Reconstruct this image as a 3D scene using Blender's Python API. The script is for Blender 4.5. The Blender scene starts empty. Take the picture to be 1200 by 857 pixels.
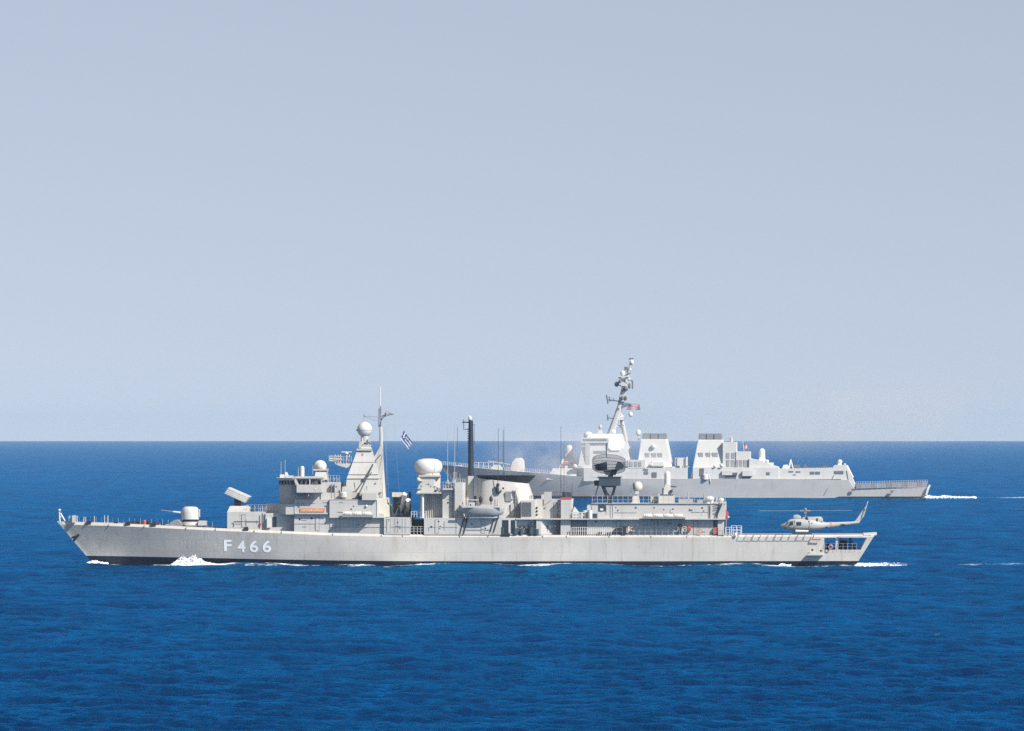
import bpy, bmesh, math, random
import numpy as np
from mathutils import Vector, Matrix
R = math.radians
random.seed(7)
rng = np.random.default_rng(11)
sc = bpy.context.scene
col = sc.collection

# ------------------------------------------------------------------ camera
CAM_H = 21.5            # metres above the water
FPX = 6667.0            # focal length in pixels of a 1200 px wide frame (200 mm on full frame)
cam_data = bpy.data.cameras.new("camera")
cam_data.sensor_width = 36.0
cam_data.lens = FPX / 1200 * 36
cam_data.shift_y = 71.2 / 1200
cam_data.clip_start = 1.0
cam_data.clip_end = 60000.0
cam = bpy.data.objects.new("camera", cam_data)
cam.location = (0, 0, CAM_H)
cam.rotation_euler = (R(90), 0, 0)
col.objects.link(cam)
sc.camera = cam

# ------------------------------------------------------------------ sky, sun, exposure
SUN_EL, SUN_AZ = 40.0, 48.0      # elevation; azimuth to the right of the direction behind the camera
world = bpy.data.worlds.new("World")
sc.world = world
world.use_nodes = True
nt = world.node_tree
bg = nt.nodes["Background"]
sky = nt.nodes.new("ShaderNodeTexSky")
sky.sky_type = 'NISHITA'
sky.sun_disc = False
sky.sun_elevation = R(SUN_EL)
sky.sun_rotation = R(180 - SUN_AZ)
sky.air_density = 1.0
sky.dust_density = 0.6
sky.ozone_density = 2.0
# humid air: the low sky is as pale blue as the band some degrees above it
geo = nt.nodes.new("ShaderNodeTexCoord")
lift = nt.nodes.new("ShaderNodeVectorMath"); lift.operation = 'ADD'; lift.inputs[1].default_value = (0, 0, 0.20)
nrm = nt.nodes.new("ShaderNodeVectorMath"); nrm.operation = 'NORMALIZE'
nt.links.new(geo.outputs["Generated"], lift.inputs[0]); nt.links.new(lift.outputs[0], nrm.inputs[0])
nt.links.new(nrm.outputs[0], sky.inputs["Vector"])
hsv = nt.nodes.new("ShaderNodeHueSaturation"); hsv.inputs["Saturation"].default_value = 0.58
tint = nt.nodes.new("ShaderNodeMix"); tint.data_type = 'RGBA'; tint.blend_type = 'MULTIPLY'; tint.inputs["Factor"].default_value = 1
tint.inputs["B"].default_value = (1.0, 0.95, 0.935, 1)
nt.links.new(sky.outputs[0], hsv.inputs["Color"]); nt.links.new(hsv.outputs[0], tint.inputs["A"])
nt.links.new(tint.outputs["Result"], bg.inputs[0])
bg.inputs[1].default_value = 0.088
sun_d = bpy.data.lights.new("sun", 'SUN')
sun_d.energy = 4.5
sun_d.angle = R(0.5)
sun_d.color = (1.0, 0.955, 0.89)
sun = bpy.data.objects.new("sun", sun_d)
to_sun = Vector((math.sin(R(SUN_AZ)) * math.cos(R(SUN_EL)), -math.cos(R(SUN_AZ)) * math.cos(R(SUN_EL)), math.sin(R(SUN_EL))))
sun.rotation_euler = to_sun.to_track_quat('Z', 'Y').to_euler()
sun.location = (200, -200, 300)
col.objects.link(sun)
vs = sc.view_settings
vs.view_transform = 'Standard'; vs.look = 'None'; vs.gamma = 1.0; vs.use_curve_mapping = False
vs.exposure = 0.75
sc.render.engine = 'CYCLES'
sc.cycles.use_denoising = False
sc.cycles.max_bounces = 6
sc.cycles.volume_bounces = 1
world.cycles.sampling_method = 'NONE'      # smooth sky: found by bounced rays, the sun alone is sampled directly
sc.cycles.transparent_max_bounces = 8

def tag(o, label=None, cat=None, group=None, kind=None):
    if label: o['label'] = label
    if cat: o['category'] = cat
    if group: o['group'] = group
    if kind: o['kind'] = kind
    return o

# ------------------------------------------------------------------ materials
def new_mat(name):
    m = bpy.data.materials.new(name); m.use_nodes = True
    return m, m.node_tree, m.node_tree.nodes["Principled BSDF"]

def paint(name, c, rough=0.55, var=0.07, streak=0.0, plates=0.0, metal=0.0, scale=0.35, spec=0.35):
    """Weathered paint: blotchy tone, optional vertical rain / rust streaks that belong to the paint."""
    m, t, b = new_mat(name)
    N, L = t.nodes, t.links
    tc = N.new("ShaderNodeTexCoord")
    n1 = N.new("ShaderNodeTexNoise"); n1.inputs["Scale"].default_value = scale; n1.inputs["Detail"].default_value = 5
    L.new(tc.outputs["Object"], n1.inputs["Vector"])
    r1 = N.new("ShaderNodeMapRange"); r1.inputs["From Min"].default_value = 0.3; r1.inputs["From Max"].default_value = 0.7
    r1.inputs["To Min"].default_value = 1 - var; r1.inputs["To Max"].default_value = 1 + var
    L.new(n1.outputs["Fac"], r1.inputs["Value"])
    mul = N.new("ShaderNodeMix"); mul.data_type = 'RGBA'; mul.blend_type = 'MULTIPLY'; mul.inputs["Factor"].default_value = 1
    mul.inputs["A"].default_value = (*c, 1)
    L.new(r1.outputs["Result"], mul.inputs["B"])
    out = mul.outputs["Result"]
    if streak > 0:
        mp = N.new("ShaderNodeMapping"); mp.inputs["Scale"].default_value = (1.6, 1.6, 0.09)
        L.new(tc.outputs["Object"], mp.inputs["Vector"])
        n2 = N.new("ShaderNodeTexNoise"); n2.inputs["Scale"].default_value = 1.0; n2.inputs["Detail"].default_value = 6
        L.new(mp.outputs[0], n2.inputs["Vector"])
        r2 = N.new("ShaderNodeMapRange"); r2.inputs["From Min"].default_value = 0.55; r2.inputs["From Max"].default_value = 0.8
        r2.inputs["To Min"].default_value = 0; r2.inputs["To Max"].default_value = streak
        L.new(n2.outputs["Fac"], r2.inputs["Value"])
        mx = N.new("ShaderNodeMix"); mx.data_type = 'RGBA'
        L.new(r2.outputs["Result"], mx.inputs["Factor"]); L.new(out, mx.inputs["A"])
        mx.inputs["B"].default_value = (c[0] * .62, c[1] * .52, c[2] * .42, 1)
        out = mx.outputs["Result"]
    if plates > 0:      # welded plates: slightly different tone each, darker seams
        sx = N.new("ShaderNodeSeparateXYZ"); L.new(tc.outputs["Object"], sx.inputs[0])
        cx = N.new("ShaderNodeCombineXYZ"); L.new(sx.outputs[0], cx.inputs[0]); L.new(sx.outputs[2], cx.inputs[1])
        br = N.new("ShaderNodeTexBrick"); L.new(cx.outputs[0], br.inputs["Vector"]); br.inputs["Scale"].default_value = 1
        br.inputs["Brick Width"].default_value = 5.5; br.inputs["Row Height"].default_value = 1.9; br.inputs["Mortar Size"].default_value = .035
        br.inputs["Color1"].default_value = (1, 1, 1, 1); br.inputs["Color2"].default_value = (1 - plates, 1 - plates, 1 - plates, 1); br.inputs["Mortar"].default_value = (1 - 2.6 * plates,) * 3 + (1,)
        m3 = N.new("ShaderNodeMix"); m3.data_type = 'RGBA'; m3.blend_type = 'MULTIPLY'; m3.inputs["Factor"].default_value = 1
        L.new(out, m3.inputs["A"]); L.new(br.outputs["Color"], m3.inputs["B"]); out = m3.outputs["Result"]
    L.new(out, b.inputs["Base Color"])
    b.inputs["Roughness"].default_value = rough
    b.inputs["Metallic"].default_value = metal
    b.inputs["Specular IOR Level"].default_value = spec
    return m

# ------------------------------------------------------------------ sea
EARTH = 6371000.0
def build_sea():
    px = 1 / 5689.0
    fine = np.linspace(-R(8.2), R(8.2), 1560)
    co = np.linspace(R(8.2), 2 * math.pi - R(8.2), 92)[1:-1]
    th = np.concatenate([fine, co])                      # closed ring
    rr = [6.0]
    while rr[-1] < 360: rr.append(rr[-1] + max(3.0, rr[-1] * .05))
    rr = rr[:-1] + [360.0]
    while rr[-1] < 17600:
        r = rr[-1]
        step = 0.33 * r * r / (5689 * CAM_H)
        rr.append(r + min(step, 300))
    rr = np.array(rr)
    step = np.gradient(rr)
    nr, ntn = len(rr), len(th)
    Rg, Tg = np.meshgrid(rr, th, indexing='ij')
    X = (Rg * np.sin(Tg)).astype(np.float32); Y = (Rg * np.cos(Tg)).astype(np.float32)
    Z = np.zeros_like(X)
    spacing = np.maximum(step, rr * (th[1] - th[0]))
    finem = (np.abs(th) <= R(8.2) + 1e-6).astype(np.float32)
    ncomp = 150
    lam = np.exp(np.linspace(math.log(0.8), math.log(34), ncomp))
    for i, l in enumerate(lam):
        k = 2 * math.pi / l
        slope = 0.050 * (1.0 if l < 2.6 else (2.6 / l) ** 0.62)
        a = slope / k
        d = R(-118) + rng.normal(0, R(38))
        ph = rng.uniform(0, 2 * math.pi)
        w = np.clip((l / spacing - 1.6) / 1.6, 0, 1)
        rows = np.where(w > 0)[0]
        if len(rows) == 0: continue
        s = slice(rows[0], rows[-1] + 1)
        arg = k * (X[s] * math.cos(d) + Y[s] * math.sin(d)) + ph
        v = np.cos(arg) + 0.18 * np.cos(2 * arg)
        # groups: each train swells and fades along its crests
        g = 0.65 + 0.5 * np.sin((X[s] * math.sin(d) - Y[s] * math.cos(d)) * k * 0.21 + ph * 3) * np.sin(arg * 0.13 + ph)
        Z[s] += (a * w[s])[:, None] * v * g * finem[None, :]
    # foam amount from wave height plus wakes (see below)
    foam = np.zeros_like(X)
    foam_fields(X, Y, foam)
    Zs = Z.copy()
    Z -= (Rg ** 2 / (2 * EARTH)).astype(np.float32)
    verts = np.stack([X, Y, Z], -1).reshape(-1, 3)
    i0 = (np.arange(nr - 1)[:, None] * ntn + np.arange(ntn)[None, :])
    j = np.roll(np.arange(ntn), -1)
    i1 = (np.arange(nr - 1)[:, None] * ntn + j[None, :])
    quads = np.stack([i0, i1, i1 + ntn, i0 + ntn], -1).reshape(-1, 4)
    quads = quads[:, ::-1]
    me = bpy.data.meshes.new("sea")
    me.vertices.add(len(verts)); me.vertices.foreach_set("co", verts.ravel())
    me.loops.add(quads.size); me.loops.foreach_set("vertex_index", quads.ravel().astype(np.int32))
    me.polygons.add(len(quads)); me.polygons.foreach_set("loop_start", np.arange(0, quads.size, 4, dtype=np.int32))
    me.polygons.foreach_set("use_smooth", np.ones(len(quads), bool))
    me.update(calc_edges=True)
    if me.polygons[0].normal.z < 0: me.flip_normals()
    at = me.attributes.new("foam", 'FLOAT', 'POINT'); at.data.foreach_set("value", foam.ravel().astype(np.float32))
    o = bpy.data.objects.new("sea", me); col.objects.link(o)
    tag(o, "deep blue open sea with small wind ripples reaching the horizon", "sea", kind='structure')
    m, t, b = new_mat("sea_water")
    N, L = t.nodes, t.links
    tc = N.new("ShaderNodeTexCoord")
    def noise(scale, detail, rough=0.55, sx=1, sy=1, off=0):
        mp = N.new("ShaderNodeMapping"); mp.inputs["Scale"].default_value = (sx, sy, 1)
        mp.inputs["Rotation"].default_value = (0, 0, R(25)); mp.inputs["Location"].default_value = (off, off * 2, off)
        L.new(tc.outputs["Object"], mp.inputs["Vector"])
        n = N.new("ShaderNodeTexNoise"); n.inputs["Scale"].default_value = scale; n.inputs["Detail"].default_value = detail
        n.inputs["Roughness"].default_value = rough
        L.new(mp.outputs[0], n.inputs["Vector"]); return n.outputs["Fac"]
    b1 = N.new("ShaderNodeBump"); b1.inputs["Distance"].default_value = 0.14; b1.inputs["Strength"].default_value = 1.0
    L.new(noise(1.9, 4, 0.7, 1.0, 0.8), b1.inputs["Height"])
    b2 = N.new("ShaderNodeBump"); b2.inputs["Distance"].default_value = 2.6; b2.inputs["Strength"].default_value = 0.5
    L.new(noise(0.10, 4, 0.65, 1, 0.5, 13), b2.inputs["Height"]); L.new(b1.outputs[0], b2.inputs["Normal"])
    # water colour: patches of slightly different blue
    big = N.new("ShaderNodeMapRange"); big.inputs["From Min"].default_value = .35; big.inputs["From Max"].default_value = .65
    L.new(noise(0.012, 4, 0.6, 1, 0.35, 5), big.inputs["Value"])
    cm = N.new("ShaderNodeMix"); cm.data_type = 'RGBA'
    cm.inputs["A"].default_value = (*SEA_A, 1); cm.inputs["B"].default_value = (*SEA_B, 1)
    L.new(big.outputs["Result"], cm.inputs["Factor"])
    # gusts ruffle the water in long streaks, so it mirrors more or less of the sky
    ru = N.new("ShaderNodeMapRange"); ru.inputs["From Min"].default_value = .32; ru.inputs["From Max"].default_value = .68
    ru.inputs["To Min"].default_value = .50; ru.inputs["To Max"].default_value = 1.16
    mpr = N.new("ShaderNodeMapping"); mpr.inputs["Scale"].default_value = (0.15, 0.03, 1); L.new(tc.outputs["Object"], mpr.inputs["Vector"])
    nr2 = N.new("ShaderNodeTexNoise"); nr2.inputs["Scale"].default_value = 1; nr2.inputs["Detail"].default_value = 7; nr2.inputs["Roughness"].default_value = .72
    L.new(mpr.outputs[0], nr2.inputs["Vector"]); L.new(nr2.outputs["Fac"], ru.inputs["Value"])
    # foam
    fa = N.new("ShaderNodeAttribute"); fa.attribute_name = "foam"
    fn = noise(1.1, 6, 0.7, 1, 1, 3)
    fs = N.new("ShaderNodeMath"); fs.operation = 'ADD'; L.new(fa.outputs["Fac"], fs.inputs[0]); L.new(fn, fs.inputs[1])
    fr = N.new("ShaderNodeMapRange"); fr.inputs["From Min"].default_value = 1.0; fr.inputs["From Max"].default_value = 1.22
    L.new(fs.outputs[0], fr.inputs["Value"])
    cf = N.new("ShaderNodeMix"); cf.data_type = 'RGBA'; L.new(fr.outputs["Result"], cf.inputs["Factor"])
    L.new(cm.outputs["Result"], cf.inputs["A"]); cf.inputs["B"].default_value = (.78, .82, .84, 1)
    # body colour of the water seen through steep wave faces, plus the sky mirrored off the flatter ones
    t.nodes.remove(b)
    df = N.new("ShaderNodeBsdfDiffuse"); L.new(cf.outputs["Result"], df.inputs["Color"]); L.new(b2.outputs[0], df.inputs["Normal"])
    gl = N.new("ShaderNodeBsdfGlossy"); gl.inputs["Color"].default_value = (0.003, 0.415, 0.90, 1); gl.inputs["Roughness"].default_value = 0.06
    L.new(b2.outputs[0], gl.inputs["Normal"])
    fr2 = N.new("ShaderNodeFresnel"); fr2.inputs["IOR"].default_value = 1.33; L.new(b2.outputs[0], fr2.inputs["Normal"])
    inv = N.new("ShaderNodeMath"); inv.operation = 'SUBTRACT'; L.new(ru.outputs['Result'], inv.inputs[0]); L.new(fr.outputs["Result"], inv.inputs[1]); inv.use_clamp = True
    mk = N.new("ShaderNodeMath"); mk.operation = 'MULTIPLY'; L.new(fr2.outputs[0], mk.inputs[0]); L.new(inv.outputs[0], mk.inputs[1])
    ms = N.new("ShaderNodeMixShader"); L.new(mk.outputs[0], ms.inputs[0]); L.new(df.outputs[0], ms.inputs[1]); L.new(gl.outputs[0], ms.inputs[2])
    L.new(ms.outputs[0], N["Material Output"].inputs["Surface"])
    me.materials.append(m)
    return o

HAZE_D = 4.4e-5
HAZE_C = (.57, .68, .78, 1)
SEA_A = (0.0002, 0.013, 0.052)
SEA_B = (0.0005, 0.024, 0.085)

# ------------------------------------------------------------------ mesh helpers
LEVEL = 499.7           # image row (1200 px frame) of the camera's own height, used to read sizes off the photograph
KEEP_WHOLE = {'safety_net', 'halyard', 'radar_reflector', 'cell_seam', 'lifebuoy'}
class MB:
    """collects shapes of ONE mesh; pixel based methods turn measured rows / columns into ship metres at a given depth"""
    def __init__(s, frame, o=(0, 0, 0)): s.bm = bmesh.new(); s.f = frame; s.o = Vector(o)
    def P(s, px, py, y):
        x, z = s.f.at(px, py, y); return Vector((x, y, z))
    def face(s, vs):
        try: return s.bm.faces.new(vs)
        except ValueError: return None
    def prism(s, a, b):
        """side walls between equal rings a, b with both caps"""
        A_ = [s.bm.verts.new(v) for v in a]; B_ = [s.bm.verts.new(v) for v in b]
        n = len(a)
        s.face(A_); s.face(B_[::-1])
        for i in range(n): s.face([A_[i], B_[i], B_[(i + 1) % n], A_[(i + 1) % n]])
    def boxm(s, x0, x1, y0, y1, z0, z1):
        s.prism([(x0, y0, z0), (x1, y0, z0), (x1, y0, z1), (x0, y0, z1)], [(x0, y1, z0), (x1, y1, z0), (x1, y1, z1), (x0, y1, z1)])
    def box(s, px0, px1, py0, py1, y0, y1):
        a = s.P(px0, py0, y0); b = s.P(px1, py1, y0)
        s.boxm(a.x, b.x, y0, y1, b.z, a.z)
    def poly(s, pts, y0, y1, grow=1.0):
        """outline seen from the side, given thickness in y"""
        a = [s.P(px, py, y0) for px, py in pts]
        s.prism(a, [(v.x, y1, v.z) for v in a])
    def plan(s, pts, py0, py1, ref=None):
        """pts (px, y) seen from above, from row py0 down to row py1"""
        ref = min(y for _, y in pts) if ref is None else ref
        z0 = s.P(pts[0][0], py1, ref).z; z1 = s.P(pts[0][0], py0, ref).z
        xy = [(s.P(px, py0, y).x, y) for px, y in pts]
        s.prism([(x, y, z0) for x, y in xy], [(x, y, z1) for x, y in xy])
    def frustum(s, bot, top):
        """bot/top = (px0, px1, py, y0, y1)"""
        def ring(q):
            a = s.P(q[0], q[2], q[3]); b = s.P(q[1], q[2], q[3])
            return [(a.x, q[3], a.z), (b.x, q[3], a.z), (b.x, q[4], a.z), (a.x, q[4], a.z)]
        s.prism(ring(bot), ring(top))
    def rodm(s, a, b, r, r2=None, n=8):
        a = Vector(a); b = Vector(b); r2 = r if r2 is None else r2
        d = (b - a)
        if d.length < 1e-6: return
        q = d.to_track_quat('Z', 'Y')
        ra = [a + q @ Vector((r * math.cos(2 * math.pi * i / n), r * math.sin(2 * math.pi * i / n), 0)) for i in range(n)]
        rb = [b + q @ Vector((r2 * math.cos(2 * math.pi * i / n), r2 * math.sin(2 * math.pi * i / n), 0)) for i in range(n)]
        s.prism(ra, rb)
    def rod(s, px0, py0, y0, px1, py1, y1, r, r2=None, n=8): s.rodm(s.P(px0, py0, y0), s.P(px1, py1, y1), r, r2, n)
    def ell(s, c, rx, ry, rz, nu=20, nv=12):
        rings = []
        top = s.bm.verts.new((c[0], c[1], c[2] + rz)); bot = s.bm.verts.new((c[0], c[1], c[2] - rz))
        for j in range(1, nv):
            p = math.pi * j / nv
            rings.append([s.bm.verts.new((c[0] + rx * math.sin(p) * math.cos(2 * math.pi * i / nu), c[1] + ry * math.sin(p) * math.sin(2 * math.pi * i / nu), c[2] + rz * math.cos(p))) for i in range(nu)])
        for i in range(nu):
            k = (i + 1) % nu
            s.face([top, rings[0][i], rings[0][k]]); s.face([bot, rings[-1][k], rings[-1][i]])
            for j in range(len(rings) - 1): s.face([rings[j][i], rings[j + 1][i], rings[j + 1][k], rings[j][k]])
    def ball(s, px, py, y, rx, ry=None, rz=None, nu=20, nv=12):
        s.ell(s.P(px, py, y), rx, ry or rx, rz or rx, nu, nv)
    def lathe(s, c, prof, n=24, axis='Z'):
        """prof = [(r, h)...] about a vertical axis through c"""
        rings = []
        for r, h in prof:
            rings.append([s.bm.verts.new((c[0] + r * math.cos(2 * math.pi * i / n), c[1] + r * math.sin(2 * math.pi * i / n), c[2] + h)) for i in range(n)])
        for j in range(len(rings) - 1):
            for i in range(n): s.face([rings[j][i], rings[j][(i + 1) % n], rings[j + 1][(i + 1) % n], rings[j + 1][i]])
        s.face(rings[0][::-1]); s.face(rings[-1])
    def pcyl(s, px, py0, py1, y, r, n=16, dome=0.0):
        t = s.P(px, py0, y); b = s.P(px, py1, y); h = t.z - b.z
        if dome: prof = [(r, 0), (r, h - r * dome)] + [(r * math.cos(a), h - r * dome + r * dome * math.sin(a)) for a in (0.3, 0.6, 0.9, 1.2, 1.5)]
        else: prof = [(r, 0), (r, h)]
        s.lathe((t.x, y, b.z), prof, n)
    def ring(s, c, R0, r, n=24, m=8, axis='Y'):
        vs = []
        for i in range(n):
            a = 2 * math.pi * i / n
            row = []
            for j in range(m):
                b = 2 * math.pi * j / m
                rr = R0 + r * math.cos(b)
                if axis == 'Y': row.append(s.bm.verts.new((c[0] + rr * math.cos(a), c[1] + r * math.sin(b), c[2] + rr * math.sin(a))))
                else: row.append(s.bm.verts.new((c[0] + rr * math.cos(a), c[1] + rr * math.sin(a), c[2] + r * math.sin(b))))
            vs.append(row)
        for i in range(n):
            for j in range(m): s.face([vs[i][j], vs[(i + 1) % n][j], vs[(i + 1) % n][(j + 1) % m], vs[i][(j + 1) % m]])
    def rail(s, px0, px1, py, y, h=1.05, n=None, rows=3, r=0.022, y1=None, py1=None):
        a = s.P(px0, py, y); y1 = y if y1 is None else y1; b = s.P(px1, py if py1 is None else py1, y1)
        L = (b - a).length; n = n or max(1, round(L / 1.7))
        for i in range(n + 1):
            p = a.lerp(b, i / n); s.rodm(p, p + Vector((0, 0, h)), r * 1.25, n=5)
        for k in range(1, rows + 1):
            o = Vector((0, 0, h * k / rows)); s.rodm(a + o, b + o, r * .75, n=5)
    def build(s, name, mat, parent, smooth=False, bevel=0.0, label=None, split=True):
        bmesh.ops.recalc_face_normals(s.bm, faces=s.bm.faces)
        if s.o.length > 0: bmesh.ops.translate(s.bm, verts=s.bm.verts, vec=-s.o)
        if bevel:
            es = [e for e in s.bm.edges if len(e.link_faces) == 2 and e.calc_face_angle(0) > 0.6]
            bmesh.ops.bevel(s.bm, geom=es, offset=bevel, segments=2, affect='EDGES', profile=0.6, clamp_overlap=True)
        if split and name not in KEEP_WHOLE:
            cl = s.clusters()
            if 1 < len(cl) <= 95:
                first = None
                for vs_ in cl:
                    nb_ = bmesh.new(); mp = {v: nb_.verts.new(v.co) for v in vs_}
                    fs = {f for v in vs_ for f in v.link_faces}
                    for f in fs: nb_.faces.new([mp[v] for v in f.verts])
                    o = s._finish(nb_, name, mat, parent, smooth, label); first = first or o
                s.bm.free(); return first
        return s._finish(s.bm, name, mat, parent, smooth, label)
    def clusters(s):
        seen = set(); isl = []
        for v in s.bm.verts:
            if v in seen: continue
            st_ = [v]; seen.add(v); comp = []
            while st_:
                w = st_.pop(); comp.append(w)
                for e in w.link_edges:
                    u = e.other_vert(w)
                    if u not in seen: seen.add(u); st_.append(u)
            isl.append(comp)
        def bb(c):
            return [min(v.co[i] for v in c) - .04 for i in range(3)] + [max(v.co[i] for v in c) + .04 for i in range(3)]
        groups = [(c, bb(c)) for c in isl]
        changed = True
        while changed:
            changed = False
            out = []
            for c, b in groups:
                for k, (c2, b2) in enumerate(out):
                    if all(b[i] <= b2[i + 3] and b2[i] <= b[i + 3] for i in range(3)):
                        out[k] = (c2 + c, [min(b[i], b2[i]) for i in range(3)] + [max(b[i + 3], b2[i + 3]) for i in range(3)]); changed = True; break
                else: out.append((c, b))
            groups = out
        return sorted((g[0] for g in groups), key=lambda c: -len(c))
    def _finish(s, bm, name, mat, parent, smooth, label):
        me = bpy.data.meshes.new(name); bm.to_mesh(me); bm.free()
        mats = mat if isinstance(mat, (list, tuple)) else [mat]
        for m in mats: me.materials.append(m)
        if smooth:
            me.polygons.foreach_set("use_smooth", np.ones(len(me.polygons), bool))
            me.set_sharp_from_angle(angle=R(38))
        o = bpy.data.objects.new(name, me); col.objects.link(o)
        if parent: o.parent = parent
        else: o.matrix_world = s.f.matrix() @ Matrix.Translation(s.o)
        if label: o['label'] = label
        return o

class Frame:
    def __init__(s, cx, cy, deg):
        s.cx, s.cy, s.c, s.sn, s.deg = cx, cy, math.cos(R(deg)), math.sin(R(deg)), deg
        s.z0 = -(cx * cx + cy * cy) / (2 * EARTH)
    def at(s, px, py, y):
        a = (px - 600) / FPX
        x = (a * (s.cy + y * s.c) - s.cx - y * s.sn) / (s.c + a * s.sn)
        Y = s.cy - x * s.sn + y * s.c
        return x, CAM_H + Y * (LEVEL - py) / FPX - s.z0
    def matrix(s): return Matrix.Translation((s.cx, s.cy, s.z0)) @ Matrix.Rotation(R(-s.deg), 4, 'Z')
    def world(s, v): return s.matrix() @ Vector(v)
    def empty(s, name, local=(0, 0, 0)):
        o = bpy.data.objects.new(name, None); col.objects.link(o)
        o.empty_display_size = 1.0
        o.matrix_world = s.matrix() @ Matrix.Translation(local)
        return o

def text_mesh(body, size, depth=0.02, offset=0.0, spacing=1.0):
    cu = bpy.data.curves.new("lettering", 'FONT'); cu.body = body; cu.size = size; cu.extrude = depth; cu.offset = offset
    cu.space_character = spacing; cu.resolution_u = 6
    ob = bpy.data.objects.new("lettering", cu); col.objects.link(ob)
    dg = bpy.context.evaluated_depsgraph_get(); dg.update()
    me = bpy.data.meshes.new_from_object(ob.evaluated_get(dg))
    bpy.data.objects.remove(ob); bpy.data.curves.remove(cu)
    return me

def fit_text(body, frame, px0, px1, py0, py1, yfun, name, mat, parent, offset=0.0, spacing=1.0):
    """writing on a surface: fitted into the measured rectangle and laid on the plating"""
    me = text_mesh(body, 1.0, 0.0, offset, spacing)
    bm = bmesh.new(); bm.from_mesh(me); bpy.data.meshes.remove(me)
    xs = [v.co.x for v in bm.verts]; ys = [v.co.y for v in bm.verts]
    x0, x1, y0, y1 = min(xs), max(xs), min(ys), max(ys)
    yy = -6.5
    a = frame.at(px0, py0, yy); b = frame.at(px1, py1, yy)
    for v in bm.verts:
        fx = (v.co.x - x0) / (x1 - x0); fz = (v.co.y - y0) / (y1 - y0)
        x = a[0] + (b[0] - a[0]) * fx; z = b[1] + (a[1] - b[1]) * fz
        v.co = (x, yfun(x, z), z)
    # give it a skin of paint thickness
    ret = bmesh.ops.extrude_face_region(bm, geom=bm.faces[:])
    for g in ret['geom']:
        if isinstance(g, bmesh.types.BMVert): g.co.y -= 0.015
    bmesh.ops.recalc_face_normals(bm, faces=bm.faces)
    for f_ in bm.faces: f_.smooth = False; f_.material_index = 0
    me = bpy.data.meshes.new(name); bm.to_mesh(me); bm.free(); me.materials.append(mat)
    o = bpy.data.objects.new(name, me); col.objects.link(o); o.parent = parent
    return o

# ------------------------------------------------------------------ paints
M = dict(
    hull=paint('hull_grey_paint', (.465, .443, .405), .5, .06, .5, plates=.05),
    grey=paint('light_grey_paint', (.415, .405, .38), .5, .07, .45, plates=.06),
    grey2=paint('pale_grey_paint', (.44, .428, .40), .5, .07, .4, plates=.05),
    mid=paint('mid_grey_paint', (.20, .205, .21), .55, .08, .2),
    deck=paint('deck_paint', (.14, .15, .16), .8, .12),
    white=paint('white_paint', (.55, .54, .51), .4, .04),
    cream=paint('cream_paint', (.52, .49, .42), .45, .05),
    number=paint('white_number_paint', (.92, .91, .88), .5, .02),
    radome=paint('radome_white', (.52, .505, .475), .35, .03),
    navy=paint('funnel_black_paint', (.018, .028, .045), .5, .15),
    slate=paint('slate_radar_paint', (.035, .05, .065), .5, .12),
    dark=paint('dark_fittings', (.022, .025, .032), .6, .2, scale=1.5),
    boot=paint('black_boot_topping', (.003, .008, .022), .5, .15),
    glass=paint('dark_window_glass', (.02, .035, .045), .12, .05, spec=.6),
    red=paint('red_paint', (.42, .08, .06), .5, .08),
    rust=paint('orange_red_board', (.48, .16, .10), .55, .1),
    yellow=paint('yellow_lettering', (.75, .62, .25), .5, .05),
    boat=paint('boat_blue_grey_paint', (.29, .30, .30), .45, .06),
    louvre=paint('louvre_grey', (.20, .205, .21), .6, .15, scale=2),
    wire=paint('rail_grey', (.36, .36, .35), .5, .03),
    heli=paint('helicopter_grey', (.35, .35, .33), .5, .05),
    orange=paint('lifebuoy_orange', (.5, .20, .16), .5, .04),
    roundel=paint('faded_roundel', (.50, .30, .26), .5, .03),
    skin=paint('skin', (.42, .26, .18), .5, .03),
    cloth=paint('navy_coveralls', (.03, .04, .07), .8, .1),
    usa_blue=paint('flag_navy', (.03, .05, .16), .7, .03), usa_red=paint('flag_red', (.5, .05, .07), .7, .03),
    flag_white=paint('flag_white', (.8, .8, .8), .7, .02), gr_blue=paint('flag_blue', (.03, .09, .32), .7, .03),
    d_grey=paint('destroyer_haze_grey', (.405, .398, .385), .5, .05, .3, plates=.04),
    d_light=paint('destroyer_hazed_grey', (.51, .50, .475), .5, .05, .2, plates=.03),  # walls paled in the colour itself, standing in for distance haze
    d_louvre=paint('destroyer_hazed_louvre', (.25, .25, .25), .6, .08),  # louvres lightened too, haze put into the colour
    d_dark=paint('destroyer_hazed_fittings', (.11, .12, .13), .6, .1),  # dark parts lightened likewise to look washed out by haze
)

# ================================================================== FRIGATE
FA = Frame(-7.3, 892.0, 3.0)
frigate = FA.empty("frigate")
tag(frigate, "long grey frigate in the foreground with F 466 in white on its bow", "frigate")
def b_(o=(0, 0, 0)): return MB(FA, o)
def smooth(t): t = min(1, max(0, t)); return t * t * (3 - 2 * t)
TOPLINE = [(67, 612), (100, 613), (150, 614.3), (200, 616.5), (250, 618.8), (300, 621), (350, 623), (400, 625), (450, 626), (500, 626.5), (600, 627), (855, 627.2), (1025, 626.6)]
BOOTLINE = [(67, 652.5), (101, 652.7), (200, 654), (300, 655.6), (400, 657), (500, 657.8), (1025, 657.8)]
def interp(tab, px):
    if px <= tab[0][0]: return tab[0][1]
    for (a, va), (b, vb) in zip(tab, tab[1:]):
        if px <= b: return va + (vb - va) * (px - a) / (b - a)
    return tab[-1][1]
HX0 = FA.at(67, 612, 0)[0]; HX1 = FA.at(1025.5, 627, -6)[0]; HL = HX1 - HX0
def topz(x):
    px = 67 + (x - HX0) / HL * 958.5
    return FA.at(px, interp(TOPLINE, px), -6.5)[1]
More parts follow.
